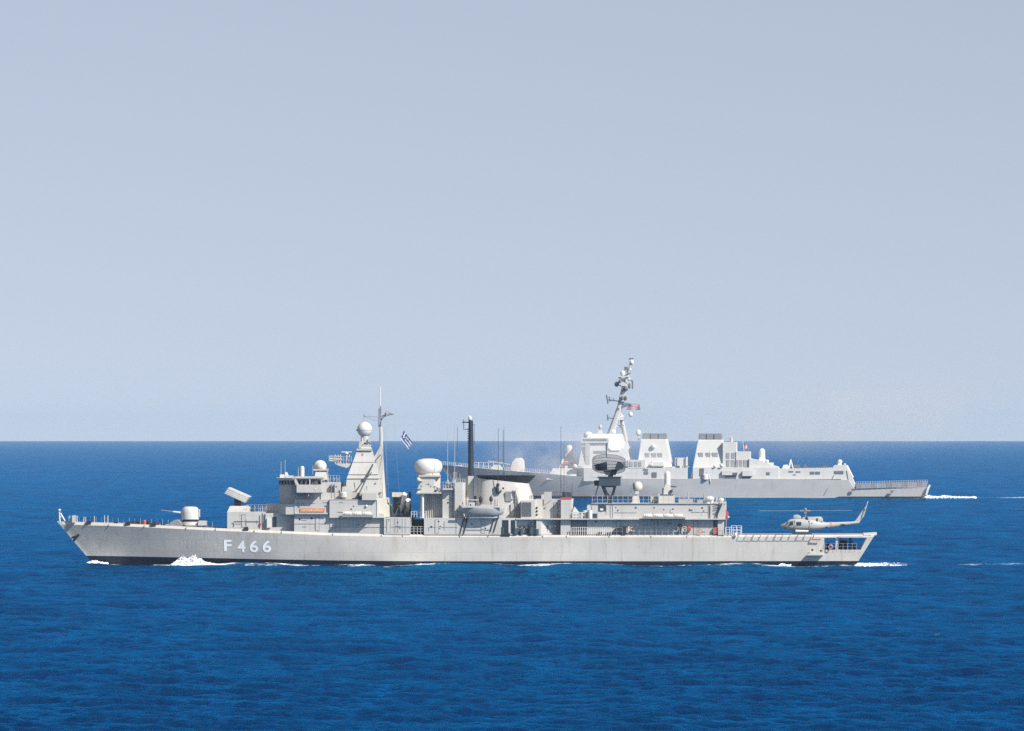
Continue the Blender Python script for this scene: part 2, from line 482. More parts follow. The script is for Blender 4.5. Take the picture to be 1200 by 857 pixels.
def bootz(x):
    px = 67 + (x - HX0) / HL * 958.5
    return FA.at(px, interp(BOOTLINE, px), -6.5)[1]
ZB = bootz(HX0); ZT = topz(HX0)
STEM_BOOT = FA.at(101, 652.7, 0)[0] - HX0          # how far the stem runs back from deck to boot top
def bowshift(z): return STEM_BOOT * max(-.15, (ZT - z) / (ZT - ZB)) ** 1.0 if z < ZT else 0
TR = FA.at(1025.5, 627, -6)[0] - FA.at(1003.5, 660, -6)[0]
ZS = topz(HX1)
def sternshift(z): return -TR * (ZS - z) / (ZS - 0.1)
def halfbeam(xn, z):
    fz = (z - 0.0) / 5.5
    fz = min(1.25, max(-.8, fz))
    Le = 58 - 13 * fz
    W = 6.75 + 0.45 * max(0, min(1, fz)) if z > 0 else 6.75 + z * .35
    p = 1.8 + .2 * fz
    t = min(1, max(0, xn / Le))
    w = W * (1 - (1 - t) ** p)
    w *= 1 - 0.20 * smooth((xn - 92) / 36) * (1.15 - .15 * fz)
    return max(w, 0.06)
def hull_point(xn, z, side):
    x = HX0 + xn + bowshift(z) * max(0, 1 - xn / 45.0) + sternshift(z) * min(1, max(0, (xn - (HL - 6)) / 6))
    return Vector((x, side * halfbeam(xn, z), z))
def hull_y(x, z):
    xn = x - HX0
    for _ in range(4):
        xn = x - HX0 - bowshift(z) * max(0, 1 - xn / 45.0)
    return -halfbeam(xn, z)
# station positions: the stern openings' edges are stations
def xn_of(px):
    t = FA.at(px, 637, -5.7); xn = t[0] - HX0
    for _ in range(12): xn = t[0] - HX0 - sternshift(t[1]) * min(1, max(0, (xn - (HL - 6)) / 6))
    return xn
OPEN = [(xn_of(966), xn_of(979.3)), (xn_of(982), xn_of(1012.5))]
ZQ = FA.at(990, 644.3, -5.7)[1]; ZC = FA.at(990, 630.2, -5.7)[1]
st = sorted(set([0, .4, 1, 2, 3.5] + [5 + i * 2.2 for i in range(int((HL - 8) / 2.2))] + [v for ab in OPEN for v in ab] + [HL - 5.0, HL]))
st = [v for i, v in enumerate(st) if all(abs(v - w) > .35 or v == w for w in [q for ab in OPEN for q in ab])]
def build_hull():
    bm = bmesh.new(); bb = bmesh.new()
    rows_low = [-4.2, -2.0, -.6]
    f_up = [0, .08, .16, .25, .34, (ZQ - bootz(HX1)) / (ZS - bootz(HX1)), .52, .60, .68, .77, (ZC - bootz(HX1)) / (ZS - bootz(HX1)), 0.915, 1.0]
    QJ, CJ = 5, 10
    grid = {}
    for side in (-1, 1):
        for i, xn in enumerate(st):
            x = HX0 + xn; zb = bootz(x); zt = topz(x)
            for j, f in enumerate(f_up):
                z = zb + f * (zt - zb)
                p = hull_point(xn, z, side)
                if f == 1.0: p.y = side * max(.05, abs(hull_point(xn, zb + .915 * (zt - zb), side).y) - .44)
                grid[side, i, j] = bm.verts.new(p)
    nf = len(f_up)
    for side in (-1, 1):
        for i in range(len(st) - 1):
            for j in range(nf - 1):
                hole = any(st[i] >= a - .01 and st[i + 1] <= b + .01 for a, b in OPEN) and QJ <= j < CJ
                if hole: continue
                q = [grid[side, i, j], grid[side, i + 1, j], grid[side, i + 1, j + 1], grid[side, i, j + 1]]
                bm.faces.new(q if side < 0 else q[::-1])
    # transom (open above the quarterdeck) and stem bar
    n = len(st) - 1
    for j in range(nf - 1):
        if QJ <= j < CJ: continue
        bm.faces.new([grid[-1, n, j], grid[1, n, j], grid[1, n, j + 1], grid[-1, n, j + 1]])
        bm.faces.new([grid[1, 0, j], grid[-1, 0, j], grid[-1, 0, j + 1], grid[1, 0, j + 1]])
    for j in range(QJ, CJ): bm.faces.new([grid[1, 0, j], grid[-1, 0, j], grid[-1, 0, j + 1], grid[1, 0, j + 1]])
    bmesh.ops.recalc_face_normals(bm, faces=bm.faces)
    # plating thickness round the openings
    me = bpy.data.meshes.new("hull"); bm.to_mesh(me); bm.free()
    me.materials.append(M['hull'])
    me.polygons.foreach_set("use_smooth", np.ones(len(me.polygons), bool)); me.set_sharp_from_angle(angle=R(25))
    cnt = {}
    for p in me.polygons:
        for k in p.edge_keys: cnt[k] = cnt.get(k, 0) + 1
    sa = me.attributes.get("sharp_edge") or me.attributes.new("sharp_edge", 'BOOLEAN', 'EDGE')
    for e in me.edges:
        if cnt[e.key] == 1: sa.data[e.index].value = True
    o = bpy.data.objects.new("hull", me); col.objects.link(o); o.parent = frigate
    sm = o.modifiers.new("plating", 'SOLIDIFY'); sm.thickness = 0.12; sm.offset = -1
    # black boot topping down into the water
    g2 = {}
    for side in (-1, 1):
        for i, xn in enumerate(st):
            zb = bootz(HX0 + xn)
            for j, z in enumerate([-4.2, -2.0, -.6, zb * .5, zb]):
                p = hull_point(xn, z, side); g2[side, i, j] = bb.verts.new(p)
    for side in (-1, 1):
        for i in range(n):
            for j in range(4):
                q = [g2[side, i, j], g2[side, i + 1, j], g2[side, i + 1, j + 1], g2[side, i, j + 1]]
                bb.faces.new(q if side < 0 else q[::-1])
    for j in range(4):
        bb.faces.new([g2[-1, n, j], g2[1, n, j], g2[1, n, j + 1], g2[-1, n, j + 1]])
        bb.faces.new([g2[1, 0, j], g2[-1, 0, j], g2[-1, 0, j + 1], g2[1, 0, j + 1]])
    me = bpy.data.meshes.new("boot_topping"); bb.to_mesh(me); bb.free(); me.materials.append(M['boot'])
    me.polygons.foreach_set("use_smooth", np.ones(len(me.polygons), bool)); me.set_sharp_from_angle(angle=R(25))
    o2 = bpy.data.objects.new("boot_topping", me); col.objects.link(o2); o2.parent = frigate
    # decks
    d = bmesh.new(); L_ = []
    for i, xn in enumerate(st):
        x = HX0 + xn; z = topz(x) - .03; w = max(.04, halfbeam(xn, bootz(x) + .915 * (topz(x) - bootz(x))) - .45)
        L_.append((d.verts.new((x + sternshift(z) * 0, -w, z)), d.verts.new((x, w, z)), d.verts.new((x, -w, z - .18)), d.verts.new((x, w, z - .18))))
    for a, b in zip(L_, L_[1:]):
        d.faces.new([a[0], b[0], b[1], a[1]]); d.faces.new([a[2], a[3], b[3], b[2]])
        d.faces.new([a[0], a[2], b[2], b[0]]); d.faces.new([a[1], b[1], b[3], a[3]])
    bmesh.ops.recalc_face_normals(d, faces=d.faces)
    me = bpy.data.meshes.new("deck"); d.to_mesh(me); d.free(); me.materials.append(M['deck'])
    o3 = bpy.data.objects.new("deck", me); col.objects.link(o3); o3.parent = frigate
    return o
hull = build_hull()
from mathutils.bvhtree import BVHTree
_bv = BVHTree.FromPolygons([v.co for v in hull.data.vertices], [tuple(p.vertices) for p in hull.data.polygons])
def hull_y(x, z):
    h = _bv.ray_cast(Vector((x, -30, z)), Vector((0, 1, 0)), 40)
    return h[0].y if h[0] is not None else -halfbeam(x - HX0, z)
# quarterdeck floor, bulkhead and pillars inside the stern openings
m = b_(); m.boxm(HX0 + OPEN[0][0] - 1.0, HX1 - TR * .55, -5.3, 5.3, ZQ - .15, ZQ - .02); m.build("quarterdeck", M['deck'], frigate)
m = b_(); m.boxm(HX0 + OPEN[0][0] - .9, HX0 + OPEN[0][0] - .6, -5.3, 5.3, ZQ, ZC + .25); m.build("bulkhead", M['grey'], frigate)
m = b_()
for px, y in ((980.6, -3), (980.6, 3), (996, 0)): m.pcyl(px, 629, 644.5, y, .14)
m.boxm(HX0 + xn_of(969), HX0 + xn_of(973), 1.0, 3.6, ZQ, ZQ + .95); m.boxm(HX0 + xn_of(984), HX0 + xn_of(991), 2.0, 4.2, ZQ, ZQ + 1.3)
m.pcyl(986, 637, 644.5, -1.5, .45); m.pcyl(1000, 638.5, 644.5, -.5, .35)
m.build("mooring_winch", M['dark'], frigate)
m = b_(); m.rail(966.5, 979, 644.3, -5.85, .95, 2, 2, .018); m.rail(982.5, 1004, 644.3, -5.75, .95, 4, 2, .018); m.build("railing", M['wire'], frigate)
m = b_(); m.box(982.5, 1011, 628.4, 630.2, -6.05, -5.7); m.build("deck_beam", M['grey2'], frigate)
# side of the hull: sponson over the propellers, scuttles, overboard pipes
m = b_(); m.poly([(944.5, 651.0), (965, 651.0), (963.5, 649.3), (947, 648.8)], -6.9, -5.5); m.build("propeller_guard", M['grey2'], frigate)
m = b_()
for px, py in ((952, 644.6), (962, 645.6)): m.ball(px, py, -6.2, .18)
m.build("stern_light", M['dark'], frigate)
m = b_()
for px in (100.5, 146.5, 176.5, 285): 
    y = -abs(hull_y(FA.at(px + 3, 615, -5)[0], topz(FA.at(px + 3, 615, -5)[0]) - .4)) + .15
    py = interp(TOPLINE, px + 3)
    m.box(px, px + 6, py - 1.2, py + 1.5, y - .12, y + .5)
    m.rod(px + .5, py - 1.3, y + .2, px + 5.6, py - 2.3, y + .2, .14)
    m.build("fairlead", M['dark'], frigate); m = b_()
m = b_(); m.poly([(587, 627.5), (592, 624.8), (597, 624.6), (598, 627.8)], -7.25, -6.9); m.build("fairlead", M['dark'], frigate)
m = b_()
for px in (127.5, 169, 218, 252.5, 298, 330, 390, 447, 472, 539, 572, 636, 664, 714, 763, 805):
    py = interp(TOPLINE, px); y = hull_y(FA.at(px, py, -6)[0], topz(FA.at(px, py, -6)[0]) - .4)
    m.box(px - .25, px + .25, py + .2, py + 3.0, y - .05, y + .05)
m.build("scupper_pipe", M['dark'], frigate)
# anchor in its pocket on the flare
ya = hull_y(FA.at(88, 630, -1)[0], FA.at(88, 630, -1)[1])
m = b_(); m.rod(92.6, 626.2, ya - .35, 86.2, 633.8, ya - .05, .2); m.rod(84, 630.2, ya - .1, 90, 628.2, ya - .35, .13); m.rod(86.5, 634.0, ya - .1, 89, 629, ya - .35, .16)
anchor = m.build("anchor", M['dark'], frigate)
m = b_(); m.poly([(82.5, 630.3), (87.5, 630.2), (85.6, 633.4)], ya - .12, ya + .1); m.build("anchor_bolster", M['white'], frigate)
# pennant number on the plating
fit_text("F", FA, 261.5, 270.5, 633.0, 646.4, lambda x, z: hull_y(x, z) - .012, "pennant_letter", M['number'], frigate, .022)
for t, a, b in (("4", 277.4, 286.8), ("6", 292.0, 302.0), ("6", 307.3, 317.2)):
    fit_text(t, FA, a, b, 633.8, 647.6, lambda x, z: hull_y(x, z) - .012, "pennant_number", M['number'], frigate, .016)

# ---- forecastle
def dkz(px): return interp(TOPLINE, px)
m = b_(); m.rod(69.3, 597.6, 0, 70.2, 611.8, 0, .10, .13); m.rod(70.8, 601.5, 0, 76.5, 611.5, 0, .13); m.rod(69, 598.3, 0, 71.2, 598.2, 0, .22); m.rod(69.6, 606, 0, 73.2, 606, 0, .08)
m.build("jackstaff", M['white'], frigate)
m = b_(); m.box(84.4, 88, 604.2, 612.6, -1.2, 0); m.box(81, 82.2, 604.6, 612.6, -.8, -.6); m.box(89.7, 90.7, 604.6, 612.6, -.6, -.3); m.build("deck_locker", M['grey2'], frigate)
m = b_()
for px in (104, 135, 150, 158, 163, 172, 181, 190): m.pcyl(px, dkz(px) - 2.6, dkz(px) + .5, -1.5 + (px % 5) * .5, .22); m.pcyl(px + 2.2, dkz(px) - 2.6, dkz(px) + .5, -1.5 + (px % 5) * .5, .22)
m.build("bollard", M['dark'], frigate)
m = b_(); m.box(152.5, 160, dkz(156) - 3.4, dkz(156) + .4, -1.4, 1.4); m.pcyl(163, dkz(163) - 4.2, dkz(163) + .4, 0, .55); m.pcyl(182, dkz(182) - 3.6, dkz(182) + .4, 1, .6); m.pcyl(174.5, dkz(174) - 4.4, dkz(174) + .4, -1, .45); m.build("anchor_windlass", M['dark'], frigate)
m = b_(); m.pcyl(169.3, 609.5, 617, -2.6, .28, dome=.5); m.build("hydrant", M['red'], frigate)
m = b_()
xs_ = list(range(80, 262, 13))
for a, b in zip(xs_, xs_[1:]):
    if 190 < a < 235: continue
    ya_, yb_ = [hull_y(FA.at(q, 613, -3)[0], topz(FA.at(q, 613, -3)[0]) - .4) + .45 for q in (a, b)]
    m.rail(a, b, dkz(a) + .3, ya_, 1.0, 2, 0, .022, yb_, dkz(b) + .3)
for a, b in zip(xs_, xs_[1:]):
    ya_, yb_ = [-(hull_y(FA.at(q, 613, -3)[0], topz(FA.at(q, 613, -3)[0]) - .4) + .45) for q in (a, b)]
    m.rail(a, b, dkz(a) + .2, ya_, 1.0, 2, 0, .018, yb_, dkz(b) + .2)
m.build("stanchion", M['wire'], frigate); m = b_()
for px, h in ((98, 606), (100.5, 606), (110.5, 605), (122.5, 604), (126.5, 604)): m.rod(px, h, 0, px, 613, 0, .05)
m.build("stanchion", M['white'], frigate)
# gun
gun = b_(); c = gun.P(223, 614.6, 0)
h = (614.6 - 594.2) / FPX * 892
gun.lathe((c.x, 0, c.z), [(1.36, .78), (1.38, .95), (1.37, 1.9), (1.30, 2.35), (1.1, 2.66), (.75, 2.78), (.3, 2.8)], 36)
g_o = gun.build("gun_turret", M['radome'], frigate, smooth=True)
m = b_(); m.lathe((c.x, 0, c.z - .1), [(1.5, 0), (1.42, .45), (1.2, .5)], 32); m.build("gun_ring", M['grey2'], g_o, smooth=True)
m = b_(); m.lathe((c.x, 0, c.z + .35), [(1.2, 0), (1.2, .5)], 28); m.build("turret_collar", M['dark'], g_o, smooth=True)
m = b_(); m.rod(213.5, 601.2, -.3, 203, 599.9, -.3, .17, .13); m.build("barrel_jacket", M['white'], g_o, smooth=True)
m = b_(); m.rod(203, 599.9, -.3, 188.5, 597.9, -.3, .075, .06); m.build("gun_barrel", M['mid'], g_o, smooth=True)
m = b_(); m.poly([(232.5, 610.5), (240.5, 610.8), (240.5, 616), (232, 616)], -1.6, 1.2); m.box(232.5, 233.8, 597, 606, -.5, .5); m.build("ammunition_hatch", M['grey2'], frigate)
m = b_(); m.poly([(199, 612.6), (206, 609.2), (208, 609.4), (212, 614), (212, 617), (199, 617)], -3.4, 3.4); m.build("breakwater", M['mid'], frigate)

# ---- forward deckhouse and missile launcher
m = b_(); m.box(266.2, 311, 600, 623, -4.6, 4.6); m.frustum((266.2, 290.5, 600.05, -4.6, 4.6), (269.5, 287, 593.2, -2.9, 2.9)); 
m.box(311, 346, 601.5, 624.5, -4.9, 4.9)
dh = m.build("deckhouse", M['grey2'], frigate, bevel=.03)
m = b_(); m.box(312.8, 317.2, 607.5, 618.5, -5.3, -4.85); m.build("locker", M['white'], dh)
m = b_(); m.box(319.3, 323.8, 606, 617.6, -4.96, -4.7); m.build("door", M['glass'], dh)  # dark slab stands in for the shade inside the open doorway
m = b_(); m.box(304.3, 305, 604, 619, -4.72, -4.6); m.box(307.6, 308.4, 601.5, 619, -4.72, -4.6); m.box(274, 304, 610.8, 611.3, -4.72, -4.6); m.box(273.8, 274.4, 611, 617, -4.72, -4.6); m.build("pipe", M['mid'], dh)
m = b_(); m.box(304.2, 306, 613, 616, -4.85, -4.7); m.build("fire_box", M['red'], dh)
m = b_(); m.rail(289, 312, 600, -4.2, 1.1, 5, 2, .03); m.rail(289, 312, 600, 4.2, 1.1, 5, 2, .03)
for px in (299.5, 305, 308, 310.5): m.rod(px, 593.5, -3.8, px, 600, -3.8, .05)
m.build("railing", M['wire'], frigate)
m = b_(); m.pcyl(292, 597.3, 600.2, 0, .5); m.pcyl(296, 598, 600.2, -2, .4); m.build("deck_vent", M['dark'], frigate)
m = b_(); m.poly([(262.5, 578.6), (267.6, 571.2), (292.8, 582.2), (287.0, 589.6)], -1.75, 1.75)
ml = m.build("missile_launcher", M['grey2'], frigate, bevel=.12)
m = b_()
for k in range(1, 4):
    a = k / 4
    m.rod(262.5 + 5.1 * a, 578.6 - 7.4 * a, -1.78, 287 + 5.8 * a, 589.6 - 7.4 * a, -1.75, .012)
m.build("cell_seam", M['grey'], ml)
m = b_(); m.pcyl(278.5, 584, 593.6, 0, .55); m.box(275, 282, 589.5, 591.2, -1.2, 1.2); m.build("launcher_pedestal", M['slate'], ml, smooth=True)

# ---- bridge
m = b_(); m.plan([(312, -1.5), (334.8, -6.4), (345.2, -6.4), (345.2, 6.4), (334.8, 6.4), (312, 1.5)], 590.8, 603, -6.4); br_low = m.build("bridge_platform", M['grey'], frigate)
m = b_(); m.plan([(327.5, -2.6), (341.5, -5.0), (378, -5.0), (378, 5.0), (341.5, 5.0), (327.5, 2.6)], 563, 604, -5.0); m.box(358, 379, 587.2, 604, -5.9, 5.9)
bridge = m.build("bridge", M['grey'], frigate)
m = b_(); m.plan([(326.8, -2.9), (341.2, -5.3), (347, -5.3), (347, 5.3), (341.2, 5.3), (326.8, 2.9)], 563.2, 567.8, -5.0); m.build("window", M['glass'], bridge)
m = b_()
for px, y in ((329.5, -3.5), (333, -4.05), (336.5, -4.65), (340, -5.2)): m.box(px - .35, px + .35, 563.2, 567.8, y - .12, y + .3)
m.build("window_mullion", M['grey'], bridge)
m = b_(); m.plan([(324.3, -3.2), (343, -6.0), (380, -6.0), (380, 6.0), (343, 6.0), (324.3, 3.2)], 560.3, 563.2, -6.0); m.build("roof", M['grey2'], bridge)
m = b_(); m.box(347.5, 376.4, 568.2, 577.6, -8.1, -5.0); m.box(347.5, 376.4, 568.2, 577.6, 5, 8.1); wing = m.build("bridge_wing", M['grey2'], bridge, bevel=.04)
m = b_(); m.box(345, 378, 558.6, 561.0, -8.1, -4.0); m.box(345, 378, 558.6, 561.0, 4.0, 8.1); m.build("wing_roof", M['grey2'], wing, bevel=.04)
m = b_()
for px in (346.3, 363, 376.8): m.box(px - .6, px + .6, 560.8, 568.4, -8.0, -7.8)
m.poly([(345.2, 561), (346.8, 561), (350.5, 568.3), (347.5, 568.3), (345.2, 565)], -8.05, -7.9)
m.build("wing_pillar", M['grey2'], wing)
m = b_(); m.box(348, 376, 561.4, 567.8, -5.15, -5.0); m.build("window", M['glass'], wing)
m = b_(); m.ball(353.5, 566.5, -6.6, .22, .22, .4); m.ball(366.5, 566.5, -6.8, .25, .2, .3); m.ball(370.2, 566, -6.9, .3, .25, .35); m.pcyl(358.5, 564, 568, -7.2, .15); m.build("pelorus", M['grey2'], wing)
m = b_(); m.box(347.8, 361, 578.1, 580.4, -6.9, -5.0); m.pcyl(361.5, 577.6, 581.8, -7.8, .1); m.build("wing_shade_and_post", M['mid'], wing)  # mid grey box stands in for the shadow strip under the wing, plus a post
m = b_(); m.box(368.6, 369.8, 572, 574, -8.16, -8.08); m.build("badge", M['yellow'], wing)
m = b_(); m.box(378, 398, 565.5, 604, -4.6, 4.6); m.plan([(376, -5.2), (399, -5.2), (403, -4.2), (403, 4.2), (399, 5.2), (376, 5.2)], 577.6, 586, -5.2)
aft_br = m.build("signal_house", M['grey2'], frigate, bevel=.03)
m = b_()
for px, py in ((386, 571), (394.5, 570)): m.ball(px, py, -4.62, .12)
for px in (388.5, 392): m.box(px - .2, px + .2, 567, 584, -5.26, -4.6)
m.box(378, 399, 577.2, 577.6, -4.7, -4.6)
m.build("pipe", M['mid'], aft_br)
m = b_(); m.rail(380, 398, 565.5, -4.2, 1.1, 5, 2, .03)
for px in (387, 392, 396): m.rod(px, 559.5, -3.5, px, 566, -3.5, .04)
m.build("railing", M['wire'], frigate)
# bridge roof fittings
m = b_(); m.rod(329.3, 541, -2, 329.3, 560.4, -2, .035); m.rod(334, 539, 0, 334, 560.4, 0, .035); m.rod(349.5, 548, -3, 349.5, 559, -3, .04); m.rod(366.5, 546, -3, 366.5, 556, -3, .03); m.build("whip_aerial", M['wire'], frigate)
m = b_(); m.box(328, 332.6, 556.2, 560.4, -2.6, -1.4); m.poly([(333.5, 560.4), (334, 553.5), (335, 553.5), (338.5, 560.4)], -1, 1); m.build("navigation_light", M['white'], frigate)
m = b_(); m.box(335, 342.5, 557.6, 560.4, -2.8, 0); m.build("flag_locker", M['grey'], frigate)
m = b_(); m.pcyl(354.2, 546.3, 559, -2.5, .33, dome=1); sat = m.build("aerial_dome", M['white'], frigate, smooth=True)
# fire control director
m = b_(); m.ball(375.2, 547.0, -1.5, 1.03); dirr = m.build("fire_control_director", M['radome'], frigate, smooth=True)
m = b_(); m.ball(374.6, 547.0, -2.2, .62, .55, .62); m.build("tracking_dish", M['grey2'], dirr, smooth=True)
m = b_(); m.plan([(367, -2.6), (383.5, -2.6), (383.5, -.4), (367, -.4)], 549.8, 551.6); m.frustum((368, 384, 562.5, -3.0, 0), (370, 382, 553.0, -2.4, -.6)); m.build("director_pedestal", M['grey2'], dirr)
m = b_(); m.rod(382.8, 549, -1.8, 385, 566, -2.4, .14); m.rod(385, 549, -1.8, 381.2, 566, -2.4, .08); m.rod(383.5, 549, -2, 383.5, 566, -2, .09); m.build("lattice_leg", M['mid'], dirr)

# ---- superstructure amidships
m = b_(); m.box(345, 386.2, 585.5, 602.2, -6.5, 6.5); m.box(345, 450, 602, 626.5, -6.35, 6.35); blk = m.build("superstructure", M['grey'], frigate)
m = b_(); m.box(345.5, 384, 601.3, 602.6, -6.95, -6.3); m.build("ledge", M['grey2'], blk)
m = b_(); m.box(351.4, 380.4, 595.9, 600.2, -6.62, -6.5); nb = m.build("name_board", M['rust'], blk)
fit_text("ΝΙΚΗΦΟΡΟΣ", FA, 353.5, 378.2, 596.9, 599.3, lambda x, z: -6.635, "lettering", M['yellow'], nb, .02, 1.15)
m = b_(); m.box(386.2, 443.2, 585.2, 605.9, -6.9, 6.9); up = m.build("superstructure", M['grey2'], frigate)
m = b_(); m.box(386.2, 450, 605.9, 607.1, -7.05, 7.05); m.build("side_deck", M['grey'], up)
m = b_(); m.box(441.6, 443.4, 584.4, 606, -7.0, -6.7); m.build("corner_post", M['white'], up)
m = b_(); m.poly([(443.3, 584), (451.5, 584), (452.5, 592), (454.6, 592), (455.2, 606), (443.3, 606)], -5.6, 5.6); m.build("equipment_house", M['cream'], frigate, bevel=.04)
m = b_(); m.box(424.2, 441.3, 577.8, 586.4, -7.5, -4); m.build("equipment_box", M['grey2'], frigate, bevel=.04)
m = b_(); m.ball(429.3, 593.2, -7.0, .2); m.build("floodlight", M['white'], frigate)
# seams, pipes and doors of the lower side
m = b_()
for px in (344.8, 386.6): m.box(px - .2, px + .2, 603, 624.5, -6.42, -6.3)
for px in (449.8,): m.box(px - .2, px + .2, 607, 626, -6.42, -6.3)
m.box(345, 386, 613.8, 614.1, -6.42, -6.3); m.box(387, 449, 617.8, 618.1, -6.42, -6.3); m.box(387, 442, 585.6, 585.9, -6.96, -6.85)
m.box(378.5, 386.4, 588.9, 589.2, -6.56, -6.5); m.box(386.0, 386.4, 589, 602, -6.96, -6.85)
m.build("pipe", M['mid'], blk)
# life raft racks
m = b_()
m.box(400.5, 436.5, 603.8, 606.2, -8.2, -6.9)
for px in (403, 409.5, 414.5, 421, 426, 432.5): m.rod(px, 606, -8.1, px - .3, 616.5, -6.5, .03)
m.build("raft_rack", M['mid'], frigate)

# ---- pyramid mast
m = b_()
m.frustum((405.2, 444.8, 577.6, -3.2, 3.2), (406.2, 444.2, 561, -2.9, 2.9))
m.frustum((406.2, 444.2, 561, -2.9, 2.9), (415.6, 437.6, 536, -1.7, 1.7))
m.frustum((415.6, 437.6, 536, -1.7, 1.7), (418.6, 435.0, 527.4, -1.35, 1.35))
m.box(400.5, 441.6, 577.4, 586, -5.8, 5.8)
mast = m.build("pyramid_mast", M['grey2'], frigate)
m = b_()
for px, py, r in ((425, 533.5, .25), (424.8, 551.5, .22), (412.5, 569, .2), (409.4, 573, .14), (417.7, 548.3, .14), (438.8, 573.2, .2), (436.6, 570.4, .16), (418, 556.4, .14)): m.ball(px, py, -2.9 + (577 - py) * .036, r, .35, r * 1.5)
m.build("access_hatch", M['mid'], mast)
m = b_()
for py, a, b in ((561, 406.2, 444.4), (541.8, 413.2, 440), (556.2, 408, 443), (577.4, 404.5, 445.6)): m.box(a, b, py - .18, py + .18, -1.9 - (py - 541) * .052 - .1, 0)
m.build("ladder_rail", M['mid'], mast)
m = b_(); m.plan([(418, -1.7), (436.2, -1.7), (436.2, 1.7), (418, 1.7)], 525.8, 528.2); m.frustum((420, 434.8, 526, -1.3, 1.3), (422, 433, 522.8, -.9, .9)); m.build("mast_top", M['grey'], mast)
m = b_(); m.pcyl(427.4, 510.5, 523.5, 0, .62); m.box(421, 424, 517.5, 523, -1.2, -.5); m.box(431, 433.6, 514.2, 518, -1.2, -.4); m.box(420.3, 423, 521, 525, -1.4, -.6); m.pcyl(424.5, 513, 521, -1, .2); m.rod(421, 518.4, -.9, 434, 518.4, -.9, .12); m.rod(420, 522.3, -.9, 435, 522.3, -.9, .12); m.build("radar_pedestal", M['grey2'], mast)
m = b_(); m.box(424.5, 426.6, 512.6, 521, -.8, -.55); m.build("waveguide", M['slate'], mast)
m = b_(); m.ball(427.3, 503.4, 0, 1.18, 1.18, 1.2, 32, 18); rad = m.build("radar_dome", M['radome'], mast, smooth=True)
m = b_(); m.ring(m.P(427.3, 504.2, 0), 1.17, .035, 40, 6, 'Z'); m.box(417.3, 418.8, 503.4, 505, -.3, .1); m.build("dome_seam", M['mid'], rad)
# radar platform in front of the mast
m = b_(); m.poly([(392.5, 543.4), (413.5, 543.4), (412, 546.2), (406, 548.6), (396.5, 545.6)], -1.6, 1.6); plat = m.build("radar_platform", M['grey2'], mast)
m = b_(); m.rail(393.5, 412, 543.6, -1.5, 1.1, 6, 2, .035); m.rail(385.6, 394, 539.8, -.8, .8, 4, 2, .035); m.rod(385.5, 537.8, -.8, 401, 538.6, -.6, .12); m.rod(385.8, 540, -.8, 394, 540.6, -.6, .1); m.rod(386, 535.6, -.8, 401, 535, -.6, .05)
for px in (392.8, 396, 398.8): m.rod(px, 533, -.5, px, 543.6, -.5, .1)
m.build("railing", M['grey'], plat)
m = b_(); m.box(391.5, 396, 535.5, 541.6, -.6, .2); m.pcyl(396.5, 539, 543.8, -.3, .3); m.build("platform_box", M['mid'], plat)
m = b_(); m.rod(406.3, 531, -.2, 406.3, 543.6, -.2, .09); m.rod(409.3, 533, -.2, 409.3, 543.6, -.2, .07); m.ball(406.3, 531.6, -.2, .28, .28, .2); nr_ = m.build("navigation_radar", M['white'], plat)
m = b_(); m.box(400.2, 412.8, 529.2, 530.4, -.35, -.05); m.build("radar_bar", M['white'], nr_)
# pole mast behind it
m = b_()
m.rod(449.6, 587, 0, 446.9, 540, 0, .42, .34); m.rod(446.9, 540, 0, 446.3, 500.5, 0, .34, .26)
m.poly([(447.4, 520.5), (444.8, 524.5), (438.3, 536), (440.8, 560), (444.8, 580), (449.8, 586), (448.8, 540)], -.35, .35)
pole = m.build("pole_mast", M['grey2'], frigate, smooth=True)
m = b_(); m.rod(445.2, 500.5, 0, 446.9, 492, 0, .14); m.rod(443.8, 500.5, .1, 444.3, 480, .1, .07); m.rod(446.4, 500.5, -.1, 446.2, 476, -.1, .1); m.rod(446.5, 492, 0, 450.2, 487.5, 0, .12)
m.box(444.3, 446.8, 478, 483.6, -.3, .1); m.box(443, 444.4, 479.2, 481.6, -.3, .1); m.box(446, 449.5, 487.8, 491, -.3, .1); m.box(450.6, 452.2, 484, 488.5, -.3, 0)
m.build("mast_lattice", M['mid'], pole)
m = b_(); m.rod(445.3, 453.4, 0, 445.6, 476.4, 0, .09); m.build("whip_aerial", M['white'], pole)
m = b_(); m.rod(426.6, 487.9, -.4, 443.8, 488.8, -.1, .04); m.rod(427, 488.4, -.4, 444.5, 494, -.1, .035); m.rod(426.8, 485.4, -.4, 426.8, 489.4, -.4, .08)
m.rod(447, 488, -.1, 461.5, 485.6, -.4, .045); m.rod(447, 487.5, 0, 461, 484.4, .5, .045); m.rod(456, 483.6, -.4, 460.5, 486, -.4, .1); m.rod(452.5, 481.4, -.4, 452.5, 488, -.4, .05); m.rod(454.8, 481.5, -.2, 454.8, 488, -.2, .04)
m.build("yardarm", M['mid'], pole)
m = b_(); m.rod(420.4, 579.5, -6.3, 438.6, 541, -1.6, .09, .12); m.rod(427, 563, -4.4, 440.2, 549, -1.5, .07); m.rod(438.6, 541, -1.6, 446, 533, -.3, .07); m.ball(438.3, 541.6, -1.7, .24); m.ball(426, 564, -4.6, .2)
m.build("derrick", M['slate'], frigate)
m = b_(); m.rod(447.6, 512, .5, 452.4, 584, -3.0, .018); m.rod(450.2, 500, .3, 456, 584, -3.0, .015); m.rod(452.5, 486, -.4, 453, 584, -3.4, .015); m.rod(461, 485.6, -.4, 470, 604, -5, .012); m.rod(427, 489, -.4, 407, 543, -1, .012); m.build("halyard", M['mid'], frigate)
